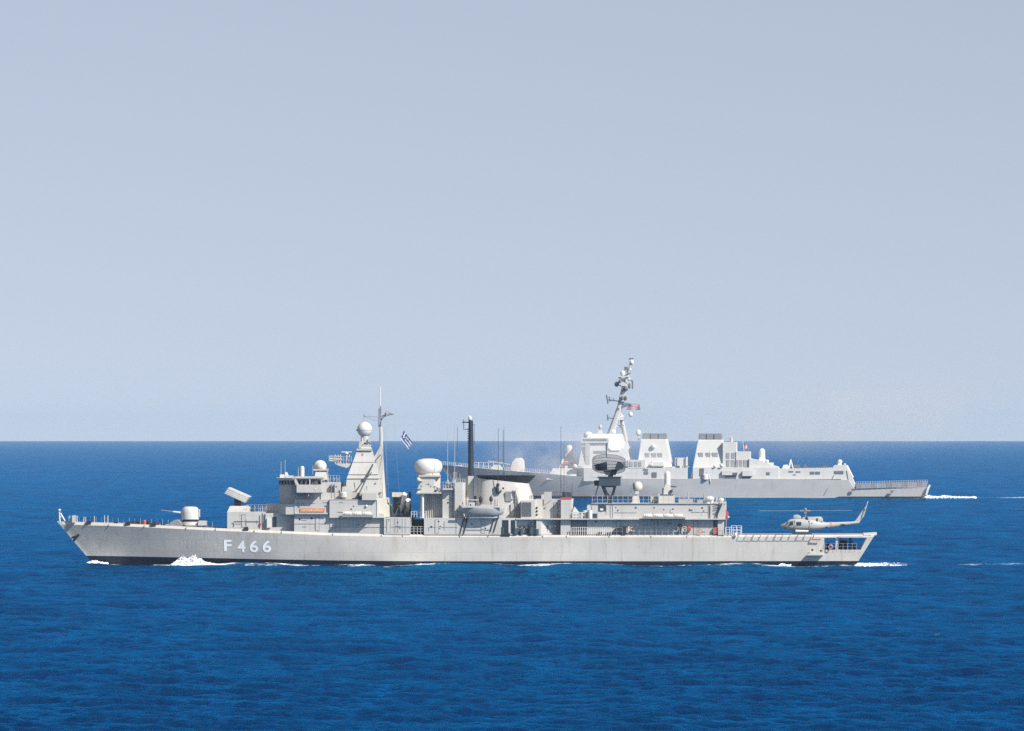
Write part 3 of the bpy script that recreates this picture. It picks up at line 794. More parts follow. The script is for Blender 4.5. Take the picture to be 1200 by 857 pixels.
m = b_(); m.poly([(400, 584), (401, 570.5), (404.3, 570.2), (406, 574), (412, 574.5), (412, 584)], -5.6, -4.4); m.pcyl(402.3, 576.5, 583, -5.9, .55, dome=.4); m.build("winch_house", M['grey2'], frigate)
m = b_(); m.box(412.6, 425, 584, 585.4, -6.8, -5.6); m.poly([(416, 585.3), (419, 578), (421, 578), (422, 585.3)], -6.9, -6.4); m.build("deck_fittings", M['dark'], frigate)

# ---- gap with missile canisters
m = b_(); m.box(450, 480.4, 606.6, 626.6, -6.95, 6.95); gapb = m.build("superstructure", M['grey'], frigate)
m = b_()
for px in (453.5, 457.5, 463, 466, 471.5, 475): m.box(px - .14, px + .14, 607.5, 624.5, -7.0, -6.9)
m.box(450.5, 480, 617.6, 617.9, -7.0, -6.9)
m.build("pipe", M['mid'], gapb)
m = b_(); m.rod(474.6, 578.8, -4.0, 470.6, 597.6, -1.2, .36, n=14); m.rod(478.6, 586.2, -4.0, 476.8, 601.6, -1.2, .36, n=14); m.rod(473.8, 581, 0, 471, 600, 3, .36, n=14); m.rod(476.8, 584, 0, 475, 602, 3, .36, n=14)
can = m.build("missile_canister", M['white'], frigate, smooth=True)
m = b_(); m.box(459.5, 471, 577.2, 582.4, -3.4, -2.2); m.build("canister_frame", M['cream'], can)
m = b_(); m.box(460.8, 468.6, 582.4, 602, -1.6, .6); m.box(479, 481.4, 576.5, 604, -.6, .2); m.box(459.5, 484, 603.6, 606.9, -3.4, 3.4); m.rod(462, 606, -3.3, 469, 590, -2.6, .09); m.rod(466, 590, -2.8, 472, 606, -3.2, .09); m.rod(465, 606, -3.3, 474, 597, -2.6, .08); m.rod(476.4, 606, -3.4, 474, 578, -2.8, .1); m.build("canister_mount_and_void", M['slate'], can)  # tall slate box stands in for the dark void; the rest is mount
# recess between the deckhouses
m = b_(); m.box(480.4, 497, 609, 627, -1.2, 1.2); m.build("recess_bulkhead", M['slate'], frigate)  # dark slate colour puts the shade of the recess into the paint
m = b_(); m.rail(481, 497, 625.8, -6.8, 1.15, 4, 3, .04); m.rail(482, 488.5, 606.5, -6.0, .95, 2, 2, .06); m.rail(492.5, 499, 606.5, -6.0, .95, 2, 2, .06); m.build("railing", M['wire'], frigate)
m = b_(); m.pcyl(485.5, 617, 626.5, -4.5, .45); m.pcyl(492.5, 618.5, 626.5, -4.8, .4); m.box(487.5, 490.6, 621, 626.5, -5.5, -4.6); m.build("winch", M['slate'], frigate)

# ---- satellite / search radar tower with big white dome
m = b_(); m.box(497, 605, 607.2, 626.8, -6.95, 6.95); hull_w = m.build("superstructure", M['grey2'], frigate)
m = b_()
for px, a, b in ((502.5, 618, 622), (534.6, 608, 626), ): m.box(px - .2, px + .2, a, b, -7.0, -6.9)
m.box(503, 536, 617.8, 618.1, -7.0, -6.9); m.box(546, 576, 620.6, 621.6, -7.02, -6.9); m.ball(552.8, 614.4, -6.95, .16); 
m.build("pipe", M['mid'], hull_w)
m = b_()
for px in (0, 4.2): 
    m.rod(545.5 + px - 2, 608, -7.1, 541.2 + px - 2, 626, -7.1, .07); m.rod(581.5 + px - 2.5, 608, -7.1, 576.5 + px - 2, 624, -7.1, .07)
for px in (547, 549.8): m.rod(px, 600, -7.2, px - 4, 611, -7.2, .08)
m.build("boat_fall", M['dark'], frigate)
m = b_(); m.box(488.6, 517, 577.2, 578.6, -6.7, 6.7); m.box(487.5, 490, 577.8, 578.6, -6.7, -5); tw = m.build("dome_platform", M['grey2'], frigate)
m = b_(); m.box(492, 518.6, 578.4, 607.4, -3.7, 3.7); 
for k in range(7): m.box(499 + k * 2.4, 499.7 + k * 2.4, 580, 606, -3.85, -3.7)
m.build("tower_wall", M['grey'], tw)
m = b_(); m.pcyl(495.3, 578.2, 607.4, -6.1, .2); m.pcyl(495.3, 578.2, 607.4, 6.1, .2); m.build("tower_post", M['white'], tw)
m = b_(); m.plan([(491, -4.2), (509, -4.2), (516.2, -3.0), (516.2, 3.0), (509, 4.2), (491, 4.2)], 558.2, 577.4, -4.2); th = m.build("dome_house", M['grey2'], tw, bevel=.03)
m = b_(); m.pcyl(502.5, 554.5, 560, 0, 1.75, 28); m.plan([(490.6, -4.5), (516.6, -4.5), (516.6, 4.5), (490.6, 4.5)], 557.2, 558.8, -4.5); m.build("dome_collar", M['grey2'], th)
m = b_(); c = m.P(502.0, 547.2, 0); m.lathe((c.x, 0, c.z), [(1.3, -1.22), (1.75, -1.05), (2.05, -.65), (2.2, -.1), (2.16, .4), (1.95, .82), (1.5, 1.13), (.9, 1.27), (.2, 1.3)], 44); m.build("satellite_dome", M['white'], th, smooth=True)
for o_, a in ((0, 562), (1, 578)):
    m = b_(); m.ball(490.4, a, -5.2, .31); m.box(489.6, 495, a + 1.2, a + 2, -5.3, -4.1); m.build("floodlight", M['white'], tw, smooth=True)
m = b_(); m.ball(491.5, 567.2, -4.6, .2); m.box(489, 494, 572, 572.8, -4.9, -4.1); m.box(490.2, 491, 562, 577, -4.7, -4.4); m.build("light_bracket", M['grey'], tw)
m = b_(); m.pcyl(513.5, 572, 575.8, -4.4, .3); m.rod(509, 569.8, -4.3, 517, 574, -4.3, .07); m.rod(517, 577.4, -5, 521.5, 569, -5, .07); m.build("deck_fittings", M['mid'], frigate)
# second deckhouse abaft the tower
m = b_(); m.box(518.6, 530.5, 574, 607.4, -5.1, 5.1); m.box(518.6, 530.5, 572.6, 574.2, -6.2, 6.2); h2 = m.build("deckhouse", M['grey2'], frigate)
m = b_(); m.plan([(530, -4.6), (533, -5.9), (542, -5.9), (545.4, -4.6), (545.4, 4.6), (542, 5.9), (533, 5.9), (530, 4.6)], 566, 607.4, -5.9); m.build("uptake_house", M['grey2'], frigate)
m = b_(); m.rail(516, 532, 572.6, -5.8, 1.0, 5, 2, .03); m.rail(531, 545, 566, -4.6, .6, 5, 1, .03); m.build("railing", M['wire'], frigate)
m = b_(); m.ball(524.6, 566.8, -4, .5, .5, .35); m.pcyl(524.6, 567, 573, -4, .14); m.rod(519.5, 571.4, -4.4, 524, 567, -4.2, .09); m.rod(512, 576, -4.4, 518, 571, -4.4, .06); m.box(521.5, 527.5, 569.8, 571, -4.4, -3.4); m.build("optical_sight", M['mid'], frigate)
for px, t, y in ((524.6, 498, -3.6), (532.8, 496, -1), (536, 497, 1)):
    m = b_(); m.rod(px, t, y, px, 566, y, .03, .05); m.pcyl(px, 562.5, 567, y, .16); m.build("whip_aerial", M['wire'], frigate)
m = b_()
for px in (531.6, 534.6): m.rod(px, 553, -2, px, 566, -2, .03)
for k in range(6): m.rod(531.6, 554 + k * 2.2, -2, 534.6, 554 + k * 2.2, -2, .02)
m.rod(539, 555, 0, 539, 566, 0, .03)
m.build("lattice_aerial", M['wire'], frigate)

# ---- black mast, funnel
m = b_(); a = m.P(552, 492.6, -1); q = m.P(552.2, 560, -1)
m.rod(551.9, 560, -.5, 551.7, 492.8, -.5, .5, .36, 14)
bm_ = m.build("funnel_mast", M['navy'], frigate, smooth=True)
m = b_(); m.rod(547.4, 607, -.5, 551.9, 558.6, -.5, .72, .52, 14); m.box(548.6, 554.8, 558, 590, -1.1, .2); m.build("mast_foot", M['grey2'], bm_, smooth=False)
m = b_(); m.ball(550.8, 490.4, -.5, .28, .28, .4); m.rod(549.2, 486.5, -.5, 549.2, 493, -.5, .06); m.build("mast_light", M['white'], bm_)
m = b_(); m.rod(541.5, 495, -.5, 550, 495, -.5, .09); m.rod(543.4, 491.5, -.5, 543.4, 503.4, -.5, .05); m.rod(543, 503.3, -.5, 549, 503.6, -.5, .05); m.rod(554, 498, -.5, 556, 498, -.5, .04); m.rod(555.8, 497, -.5, 555.8, 520, -.5, .03)
for k in range(8): m.rod(547.6, 503 + k * 2.8, -.5, 549, 503 + k * 2.8, -.5, .05)
m.build("yardarm", M['navy'], bm_)
def funnel():
    m = b_()
    # rounded plan: (px, y) rings at several rows
    def ring(l, r, py_l, py_r, w, n=28):
        out = []
        for i in range(n):
            a = 2 * math.pi * i / n
            ux = math.copysign(abs(math.cos(a)) ** .55, math.cos(a)); uy = math.copysign(abs(math.sin(a)) ** .7, math.sin(a))
            px = (l + r) / 2 + (r - l) / 2 * ux; y = w * uy
            py = py_l + (py_r - py_l) * (px - l) / (r - l)
            x, z = FA.at(px, py, -w); out.append((x, y, z))
        return out
    rs = [ring(555.5, 626, 607.6, 607.6, 4.2), ring(556.5, 624.5, 585, 585, 4.0), ring(558.5, 618.4, 560.4, 567, 3.4)]
    V = [[m.bm.verts.new(v) for v in r] for r in rs]
    n = len(rs[0])
    for a, b in zip(V, V[1:]):
        for i in range(n): m.face([a[i], a[(i + 1) % n], b[(i + 1) % n], b[i]])
    m.face(V[0][::-1]); m.face(V[-1])
    fo = m.build("funnel", M['grey2'], frigate, smooth=True)
    m = b_()
    rs = [ring(559, 618, 560.0, 566.4, 3.2), ring(556, 626.6, 557.2, 557.6, 3.9), ring(557.5, 624.6, 557.4, 557.8, 3.6), ring(560, 612, 559.8, 563.5, 2.8)]
    V = [[m.bm.verts.new(v) for v in r] for r in rs]
    for a, b in zip(V, V[1:]):
        for i in range(n): m.face([a[i], a[(i + 1) % n], b[(i + 1) % n], b[i]])
    m.face(V[-1]); m.face(V[0][::-1])
    m.build("funnel_cap", M['navy'], fo, smooth=True)
    return fo
fun = funnel()
m = b_(); m.box(592.3, 598.9, 576.2, 587.8, -4.15, -3.9); m.build("louvre", M['louvre'], fun)
m = b_(); m.ball(583.4, 568.4, -4.1, .28); m.ball(582.6, 573, -4.1, .3, .2, .5); m.ball(584, 577, -4.1, .42, .25, .25); m.rod(583.5, 557, -4, 583.5, 568, -4.1, .05); m.build("siren", M['dark'], fun)
m = b_(); m.box(604.2, 604.7, 571, 607, -4.3, -4.0); m.box(607, 607.4, 571, 607, -4.3, -4.0)
for k in range(11): m.box(604.2, 607.4, 572.5 + k * 3, 572.8 + k * 3, -4.3, -4.15)
m.build("ladder", M['grey'], fun)
m = b_(); m.rod(583.9, 502, -2, 583.9, 560, -2, .03, .05); m.rod(589.6, 504, -1.5, 589.6, 557, -1.5, .03, .05); m.rod(590.6, 500, 1.5, 590.8, 557, 1.5, .02, .04); m.build("whip_aerial", M['slate'], frigate)

# ---- boat deck, davits, machinery spaces
m = b_(); m.rod(545, 586.3, -6.2, 561, 586.3, -6.2, .1); m.rod(547.2, 583.5, -6.2, 547.2, 607, -6.2, .1); m.rod(583.4, 586, -6.2, 583.4, 607, -6.2, .1); m.rod(580.8, 592, -6.1, 587.6, 592, -6.1, .06)
m.box(537.5, 541, 594, 607, -6.6, -5.6); m.box(586.6, 590, 598, 607, -6.6, -5.6); m.rod(546, 600, -7.6, 550, 608, -7.0, .12); m.rod(586, 600, -7.6, 583, 608, -7.0, .12)
m.build("davit", M['grey2'], frigate)
m = b_(); m.box(610.4, 627.2, 586.5, 608, -6.4, 2); ih = m.build("intake_house", M['grey2'], frigate, bevel=.04)
m = b_(); m.box(611.8, 622.8, 588.6, 605.4, -6.46, -6.38)
for k in range(12): m.box(612.1 + k * .9, 612.4 + k * .9, 588.8, 605.2, -6.54, -6.44)
m.build("louvre", M['louvre'], ih)
m = b_(); m.box(627.2, 634.5, 585, 608, -6.1, 2); m.build("equipment_locker", M['cream'], frigate)
m = b_()
for py in (595.2, 599.2, 603.4): m.ball(629, py, -6.12, .17)
m.rail(621, 634, 585.4, -6, .55, 6, 1, .05)
m.build("valve", M['dark'], frigate)
m = b_(); m.box(633.5, 657.4, 585.6, 608, -4.9, 4.9); m.poly([(637.6, 576.6), (646.2, 576.6), (646.2, 585.8), (637.6, 592)], -5.1, -4.0); m.box(634.2, 637.8, 580, 586, -2.5, 2.5); m.build("deckhouse", M['grey'], frigate)
m = b_(); m.box(657.2, 669, 585.2, 608, -6.3, 5.2); l3 = m.build("equipment_locker", M['grey2'], frigate, bevel=.03)
m = b_(); m.box(657, 669.2, 583.2, 585.4, -6.35, -5); m.build("red_awning", M['red'], l3)
m = b_(); m.box(659.5, 669, 577.6, 583.2, -5.6, -4.6); m.pcyl(662.5, 576.6, 583, -5.2, .5); m.build("deck_gear", M['slate'], l3)
m = b_(); m.rail(646, 670, 585, -4.5, 1.1, 7, 2, .03); m.rod(657.3, 500, -4, 657.3, 578, -4, .025, .05); m.rod(661, 520, -3, 661, 580, -3, .025); m.rod(670.6, 566, -3, 670.6, 582, -3, .03); m.build("whip_aerial", M['slate'], frigate)
# long side deck over the open passages
m = b_(); m.box(604.5, 850, 607.6, 609.2, -7.1, 7.1); m.build("side_deck", M['grey2'], frigate)
m = b_(); m.box(612, 668.6, 609, 627, -3.6, 3.6); m.plan([(628.5, -6.9), (634, -6.9), (662, -3.6), (634, -3.6)], 609.2, 626.8, -6.9); m.box(604, 634, 609.2, 627, -6.2, -3.5); m.box(657, 668.6, 609.2, 627, -6.4, -3.5); m.build("side_passage", M['grey2'], frigate)
m = b_(); m.box(588.4, 595.8, 609.6, 625.5, -6.98, -6.9); m.box(598.6, 604, 609.6, 625.5, -6.98, -6.92); m.build("passage_shade_panel", M['glass'], frigate)  # flat dark plates on the wall stand in for the shaded passage openings
m = b_(); m.box(595.9, 597.3, 609.4, 627, -7.06, -6.9); m.build("stanchion", M['grey2'], frigate)
m = b_()
for k, px in enumerate((589, 603.5, 611, 622, 625.5, 628.5)): m.pcyl(px, 618 + (k % 3), 626.5, -6.7, .35 + .1 * (k % 2))
for px, py in ((605, 617), (610, 617), (615, 617), (607, 620), (612, 620), (617, 619.5), (620, 616)): m.ball(px, py, -6.3, .2)
m.rod(616, 625, -6.6, 628, 612, -6.6, .09); m.rod(622, 612, -6.6, 628, 620, -6.6, .08)
m.build("winch", M['slate'], frigate)
m = b_(); m.box(669, 688, 611, 627, -4.3, 4.3); m.build("passage_bulkhead", M['grey'], frigate)
m = b_(); m.poly([(671, 600), (673, 594), (678, 600), (680, 608), (671, 608)], -6, -5); m.box(669.8, 671, 585, 608, -5.6, -5.3); m.pcyl(681.5, 601, 608, -6, .3); m.pcyl(686, 598, 608, -5.9, .4); m.build("torpedo_tube_cover", M['white'], frigate)
m = b_(); m.rod(669.5, 600.8, -6.3, 690, 600.8, -6.3, .06); m.rail(671, 690, 608, -6.6, 1.0, 5, 2, .04); m.build("railing", M['white'], frigate)

# ---- hangar
m = b_(); m.box(692.5, 850, 590.4, 608, -6.3, 6.3); m.box(688, 694, 592.4, 608, -6.3, 6.3); m.box(688, 836, 608, 627.4, -6.1, 6.1)
hg = m.build("hangar", M['grey2'], frigate)
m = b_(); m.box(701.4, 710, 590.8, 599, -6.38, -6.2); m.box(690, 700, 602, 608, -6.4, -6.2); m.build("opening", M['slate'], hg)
m = b_(); m.box(703, 707, 596, 598.4, -6.5, -6.3); m.pcyl(691.5, 598, 608, -6.8, .35); m.build("ventilator", M['white'], hg)
m = b_()
for px in (715.4, 718, 830.2): m.box(px - .18, px + .18, 591, 608, -6.36, -6.25)
m.box(720, 746, 600.8, 601.1, -6.36, -6.25); m.box(810, 830, 600.2, 600.5, -6.36, -6.25); m.ball(745.6, 594.6, -6.3, .17); m.ball(808.7, 597.2, -6.3, .17); m.ball(825, 598.4, -6.3, .12); m.ball(722, 594.6, -6.3, .1)
m.box(692.5, 850, 590.2, 591.0, -6.45, -6.25)
m.build("pipe", M['mid'], hg)
m = b_(); m.box(832.4, 835, 592, 608, -6.5, -6.25); m.poly([(843.8, 589), (848.6, 589), (848.4, 627.4), (841.5, 627.4), (841, 606)], -6.6, -5.8); m.box(836, 850, 589, 627.4, -5.8, 5.8)
m.build("hangar_end", M['grey2'], hg)
m = b_(); m.rod(846, 590, -6.7, 839.5, 606, -6.7, .1); m.rod(835, 594, -6.5, 845, 592, -6.6, .05); m.rod(835, 598, -6.5, 844, 595, -6.6, .05); m.rod(835, 602, -6.5, 842, 600, -6.6, .05); m.build("ladder", M['slate'], hg)
m = b_(); m.box(848.6, 850.4, 606, 624, -6.2, -2); m.box(836.2, 838.2, 610, 618, -6.2, -6.05); m.build("door_edge", M['slate'], hg)
m = b_(); m.poly([(850.4, 597), (853.6, 601), (853.2, 609.5), (850.4, 609)], -5.6, -5.2); m.build("signal_marker", M['red'], hg)
m = b_(); m.poly([(852.8, 604.4), (855.6, 606), (852.8, 607.5)], -5.7, -5.5); m.build("signal_cone", M['white'], hg)
m = b_(); m.rail(670, 716, 626.8, -6.95, 1.15, 18, 2, .045); m.build("railing", M['white'], frigate)
m = b_(); m.rail(716, 850, 626.9, -6.95, 1.1, 20, 2, .02); m.rail(694, 850, 590.4, -6.0, 1.2, 26, 2, .03); m.rail(694, 850, 590.4, 6.0, 1.2, 26, 2, .03); m.build("railing", M['wire'], frigate)
m = b_()
for px in (755, 759, 763, 767, 771, 775, 779, 783, 787, 791, 795, 799, 803): m.rod(px, 607, -8.15, px - .2, 616.5, -6.2, .035)
m.box(752.5, 803, 606.4, 608.2, -8.2, -7.0)
for k in range(4): m.box(754.2 + k * 12.1, 764.6 + k * 12.1, 606.0, 607, -8.0, -7.1)
m.build("raft_rack", M['mid'], frigate)
m = b_(); m.ring(m.P(791.8, 620, -6.8), .38, .06, 20, 6); m.ring(m.P(802, 620, -6.8), .38, .06, 20, 6); m.build("hose_reel", M['grey2'], frigate)
m = b_(); m.box(795.5, 798.5, 614, 624, -6.7, -6.2); m.box(721.5, 733, 618.5, 624.5, -6.9, -6.2); m.box(710, 718, 624, 626, -6.9, -6.3); m.box(700, 705, 623.6, 626, -6.9, -6.3); m.box(730, 734, 617, 626, -7, -6.4); m.build("deck_gear", M['dark'], frigate)
m = b_(); m.box(806.4, 809.6, 616.8, 622, -6.8, -6.2); m.box(836, 839.8, 618.6, 626, -6.6, -6.0); m.build("fire_box", M['red'], frigate)
m = b_(); m.box(736, 737.6, 617, 622, -6.9, -6.7); m.poly([(744, 620), (747.5, 614), (748.3, 614.6), (745.2, 620)], -7, -6.9); m.build("awning_spar", M['white'], frigate)
m = b_(); m.rod(746.5, 522, -3, 746.5, 565, -3, .02); m.rod(739.5, 536, -2, 739.5, 590, -2, .02); m.rod(762.5, 575, -2, 762.5, 590, -2, .03); m.build("whip_aerial", M['wire'], frigate)
# tracker dish
m = b_(); m.pcyl(746.8, 573, 590.6, -2, .2); m.frustum((738.6, 749.6, 590.6, -3, -1), (741.5, 748.6, 581.5, -2.6, -1.4)); m.box(744.6, 748.8, 575.5, 579.5, -2.3, -1.6); td = m.build("tracker_pedestal", M['grey2'], frigate)
m = b_(); c = m.P(747.6, 570.2, -2); m.ell((c.x, c.y, c.z), .72, .55, .78); m.build("tracker_dish", M['cream'], td, smooth=True)
m = b_(); m.box(741.6, 743.4, 566.5, 573.5, -2.5, -1.4); m.rod(743, 573.5, -2, 746, 577, -2, .12); m.box(736.6, 741, 583, 588, -3.2, -2.6); m.build("tracker_back", M['slate'], td)
# close-in weapon
m = b_(); m.box(773, 790, 581, 590.6, -3.2, 1.2); cw = m.build("gun_platform", M['grey2'], frigate, bevel=.04)
m = b_(); m.pcyl(782.1, 552.4, 571.6, -1, .47, 20, 1.0); m.build("radar_housing", M['white'], cw, smooth=True)
m = b_(); m.frustum((776.6, 788, 580.4, -2, 0), (779.6, 785.2, 568, -1.5, -.5)); m.build("gun_mount", M['grey2'], cw)
m = b_(); m.rod(784, 570.3, -1, 792.6, 570.6, -1, .1); m.box(776, 777.6, 572, 579, -2.2, -1.8); m.box(785.5, 788.2, 574, 577.4, -2.2, -1.6); m.box(773.5, 788.6, 579.6, 581, -3, 1); m.build("gun_barrel", M['slate'], cw)
m = b_(); m.box(771.6, 773.2, 578.8, 590.4, -3.4, -2.6); m.box(762.6, 770.5, 582, 590.4, 0, 1); m.build("ready_locker", M['grey2'], frigate)
m = b_(); m.pcyl(806.5, 577, 585, -2, .1); m.pcyl(825, 580, 590, -2, .12); m.box(795, 812, 584.8, 590.6, 1, 3); m.box(817, 826, 585.8, 590.6, 1, 3); m.build("deck_vent", M['boat'], frigate)
m = b_(); m.ball(831.5, 584.5, -3, .75, .7, .42); m.pcyl(829.6, 584, 590.6, -3, .35); m.pcyl(834, 584, 590.6, -3, .3); m.ball(845, 586, -3, .5, .5, .34); m.pcyl(845, 586, 590.6, -3, .3); m.pcyl(840, 583, 590.6, -3, .1); m.build("mushroom_vent", M['white'], frigate, smooth=True)

# ---- big air search radar on its tripod
m = b_()
m.box(701.6, 726.6, 559.6, 569.6, -1.9, 1.5); m.box(699.8, 728.2, 558.8, 560, -2.0, 1.6)
rp = m.build("radar_platform", M['slate'], frigate, bevel=.03)
m = b_(); m.box(696.2, 702.6, 563.2, 569.4, -1.4, 0); m.build("side_cabinet", M['navy'], rp)
for q in ((701, 569.6, -1.4, 695.3, 590, -1.8, .11), (707.2, 569.4, -1.2, 714.4, 590, -.3, .22), (720.8, 569.4, -1.2, 715.6, 590, -.3, .22), (705.6, 569.4, 1.2, 713.6, 590, .4, .18)):
    m = b_(); m.rod(*q); m.build("tripod_leg", M['slate'], rp)
m = b_(); m.box(708.5, 720, 569.6, 571.2, -1.3, 1.3); m.poly([(709.6, 576.5), (711, 576.5), (714.8, 581.4), (718.4, 576.5), (719.4, 576.5), (717, 583.6), (712.6, 583.6)], -.7, .3); m.build("tripod_bracket", M['slate'], rp)
def lattice_dish():
    # curved open reflector: ribs and rails over a paraboloid patch
    m = b_()
    cx_, cz_ = FA.at(713.4, 545.2, 0)
    W_, H_ = 2.62, 1.5
    def pt(u, v):          # u along, v up
        e = math.sqrt(max(0, 1 - (abs(u) ** 2.3)))
        x = cx_ + u * W_ * .98; z = cz_ + .15 + v * H_ * (.45 + .55 * e) - .10 * u
        y = .9 - 1.0 * (u * u) - .55 * v * v
        return Vector((x, -y, z))
    n = 46
    for i in range(n + 1):
        u = -1 + 2 * i / n
        for k in range(6): m.rodm(pt(u, -1 + k / 3), pt(u, -1 + (k + 1) / 3), .032, n=5)
    for k in range(7):
        v = -1 + k / 3
        for i in range(n): m.rodm(pt(-1 + 2 * i / n, v), pt(-1 + 2 * (i + 1) / n, v), .036, n=5)
    return m
m = lattice_dish(); dish = m.build("radar_reflector", M['navy'], rp)
m = b_(); m.poly([(696, 545), (711, 541), (712, 552), (697.6, 551.6)], -.2, .15); m.poly([(706, 551), (724, 550), (721, 557), (710, 557)], -.9, .9); m.frustum((711, 719.5, 557.0, -.7, .7), (707, 722, 552, -1, 1)); m.pcyl(715.6, 556, 560, 0, .4); m.build("radar_backframe", M['slate'], rp)
m = b_(); m.poly([(720.5, 549), (723.5, 541.2), (728, 541.6), (731, 545.4), (729.6, 549.4), (722, 551.5)], -1.6, -.9); m.rod(716, 553.5, -.6, 727, 548, -1.3, .13); m.build("radar_feed", M['navy'], rp, bevel=.05)
m = b_(); m.rod(710.6, 519.5, 0, 710.6, 536, 0, .08); m.build("lightning_rod", M['slate'], rp)

# ---- flight deck edge: folded safety nets, rails
def nets(p0, p1, n, parent_name="safety_net"):
    for k in range(n):
        a = p0 + (p1 - p0) * k / n; b = p0 + (p1 - p0) * (k + 1) / n - .6
        x_ = FA.at(a, 630, -6)[0]; 
        m = b_()
        ya = hull_y(x_, 4.0) - .02
        w = .05
        m.rod(a + 2.4, 626.9, ya - .12, b + 2.4, 626.9, ya - .12, .03, n=5); m.rod(a, 633.4, ya - .05, b, 633.4, ya - .05, .03, n=5)
        m.rod(a + 2.6, 626.9, ya - .12, a, 633.4, ya - .05, .06 if k % 3 == 2 else .03, n=5)
        m.rod(b + 2.4, 626.9, ya - .12, b, 633.4, ya - .05, .035, n=5)
        m.build("safety_net", M['mid'] if k % 3 == 2 else M['wire'], frigate)
nets(863.5, 950, 10)
m = b_(); m.rod(951.5, 632.5, -6.3, 962, 632.3, -6.3, .1); m.rod(951.5, 632.5, -6.3, 954, 627.2, -6.4, .08); m.build("safety_net", M['red'], frigate, label="red edged safety net frame")
m = b_(); m.rail(850.5, 868, 626.8, -6.6, 1.15, 4, 3, .045); m.rail(857, 869, 626.8, -5.6, 1.4, 2, 2, .05); m.build("railing", M['white'], frigate)
m = b_(); m.ball(862, 627, -6.8, .25, .2, .3); m.build("deck_light", M['white'], frigate)
m = b_(); m.poly([(1012, 626.1), (1027.8, 625.2), (1027, 627.4), (1012, 627.6)], -5.5, 5.5); m.poly([(1020.5, 627.4), (1024.5, 627.4), (1022, 629.8), (1020, 629.6)], -5.6, -5.0); m.build("stern_platform", M['white'], frigate)
# ensign staff is bare in the photograph; small stern light only

# ---- doors, vents, cable runs and lockers on the plating
rg = random.Random(21)
def door(px, py0, py1, y, parent):
    m = b_(); m.box(px - 1.9, px + 1.9, py0, py1, y - .05, y + .05); d = m.build("door", M['grey'], parent)
    m = b_(); m.box(px - 2.2, px - 1.9, py0 - .3, py1, y - .07, y + .03); m.box(px + 1.9, px + 2.2, py0 - .3, py1, y - .07, y + .03); m.box(px - 2.2, px + 2.2, py0 - .6, py0 - .3, y - .07, y + .03); m.build("door_frame", M['mid'], d, split=False)
for px, a, b, y, p in ((372, 606.5, 622, -6.35, blk), (396, 607.8, 623.5, -6.35, blk), (455.4, 609, 624.6, -6.95, gapb), (512, 609.5, 625, -6.95, hull_w), (566, 609.8, 625, -6.95, hull_w), (651, 589.5, 606.8, -4.9, frigate), (724.5, 611, 626, -6.1, hg), (769, 611, 626, -6.1, hg), (815, 611, 626, -6.1, hg), (285.5, 603.5, 618, -4.6, dh), (600.5, 591, 606.4, -4.2, fun)): door(px, a, b, y, p)
def scatter(px0, px1, py0, py1, y, n, parent):
    for _ in range(n):
        px = rg.uniform(px0, px1); py = rg.uniform(py0, py1); k = rg.random(); m = b_()
        if k < .3: m.box(px, px + rg.uniform(1.0, 2.4), py, py + rg.uniform(.8, 1.8), y - .12, y + .02); m.build("junction_box", M[rg.choice(['grey2', 'mid', 'grey'])], parent)
        elif k < .5: m.ball(px, py, y, rg.uniform(.1, .17), .08); m.build("porthole", M['dark'], parent)
        elif k < .75: m.box(px, px + .28, py, min(py1, py + rg.uniform(4, 10)), y - .07, y + .02); m.build("cable_run", M['mid'], parent)
        else: m.box(px, px + rg.uniform(3, 8), py, py + .28, y - .07, y + .02); m.build("handrail", M['mid'], parent)
scatter(330, 345, 570, 588, -4.9, 2, bridge); scatter(388, 440, 588, 604, -6.9, 9, up); scatter(348, 384, 587, 594, -6.5, 4, blk); scatter(348, 444, 605, 620, -6.35, 12, blk)
scatter(268, 302, 603, 616, -4.6, 5, dh); scatter(452, 478, 609, 620, -6.95, 4, gapb); scatter(500, 584, 609, 622, -6.95, 12, hull_w); scatter(493, 506, 561, 573, -4.2, 4, th)
scatter(562, 612, 570, 600, -4.05, 7, fun); scatter(700, 826, 593, 604, -6.3, 11, hg); scatter(690, 832, 611, 624, -6.1, 16, hg); scatter(636, 656, 588, 604, -4.9, 5, frigate); scatter(636, 666, 611, 622, -6.3, 4, frigate)
scatter(410, 440, 562, 575, -3.1, 5, mast); scatter(520, 530, 580, 600, -5.1, 3, h2)

# ================================================================== DESTROYER
FD = Frame(53.0, 1738.0, 4.0)
destroyer = FD.empty("destroyer")
tag(destroyer, "distant pale grey warship with two funnels and a raked mast behind the frigate", "destroyer")
def d_(o=(0, 0, 0)): return MB(FD, o)
DX0 = FD.at(514.5, 545, 0)[0]; DX1 = FD.at(1089, 571, -8)[0]; DL = DX1 - DX0
DTOP = [(514, 544.5), (545, 547.4), (575, 550.2), (610, 553.0), (640, 555), (680, 558.5), (740, 561), (912, 561.2), (996, 562.5), (1000, 571.5), (1089, 571.4)]
def dtop(xn):
    px = 514.5 + xn / DL * 574.5
    return FD.at(px, interp(DTOP, px), -8)[1]
ZD = dtop(0)
def d_half(xn, z):
    fz = max(-.8, min(1.1, z / 8.5)); Le = 78 - 26 * fz; W = 8.6 + 1.0 * max(0, fz)
    t = min(1, max(0, xn / Le)); w = W * (1 - (1 - t) ** (1.7 + .5 * fz))
    return max(.07, w * (1 - .12 * smooth((xn - 105) / 45)))
def d_pt(xn, z, side):
    sh = 8.0 * (ZD - z) / ZD * max(0, 1 - xn / 45) - 1.6 * (1 - z / 3.6) * min(1, max(0, (xn - (DL - 6)) / 6))
    return Vector((DX0 + xn + sh, side * d_half(xn, z), z))
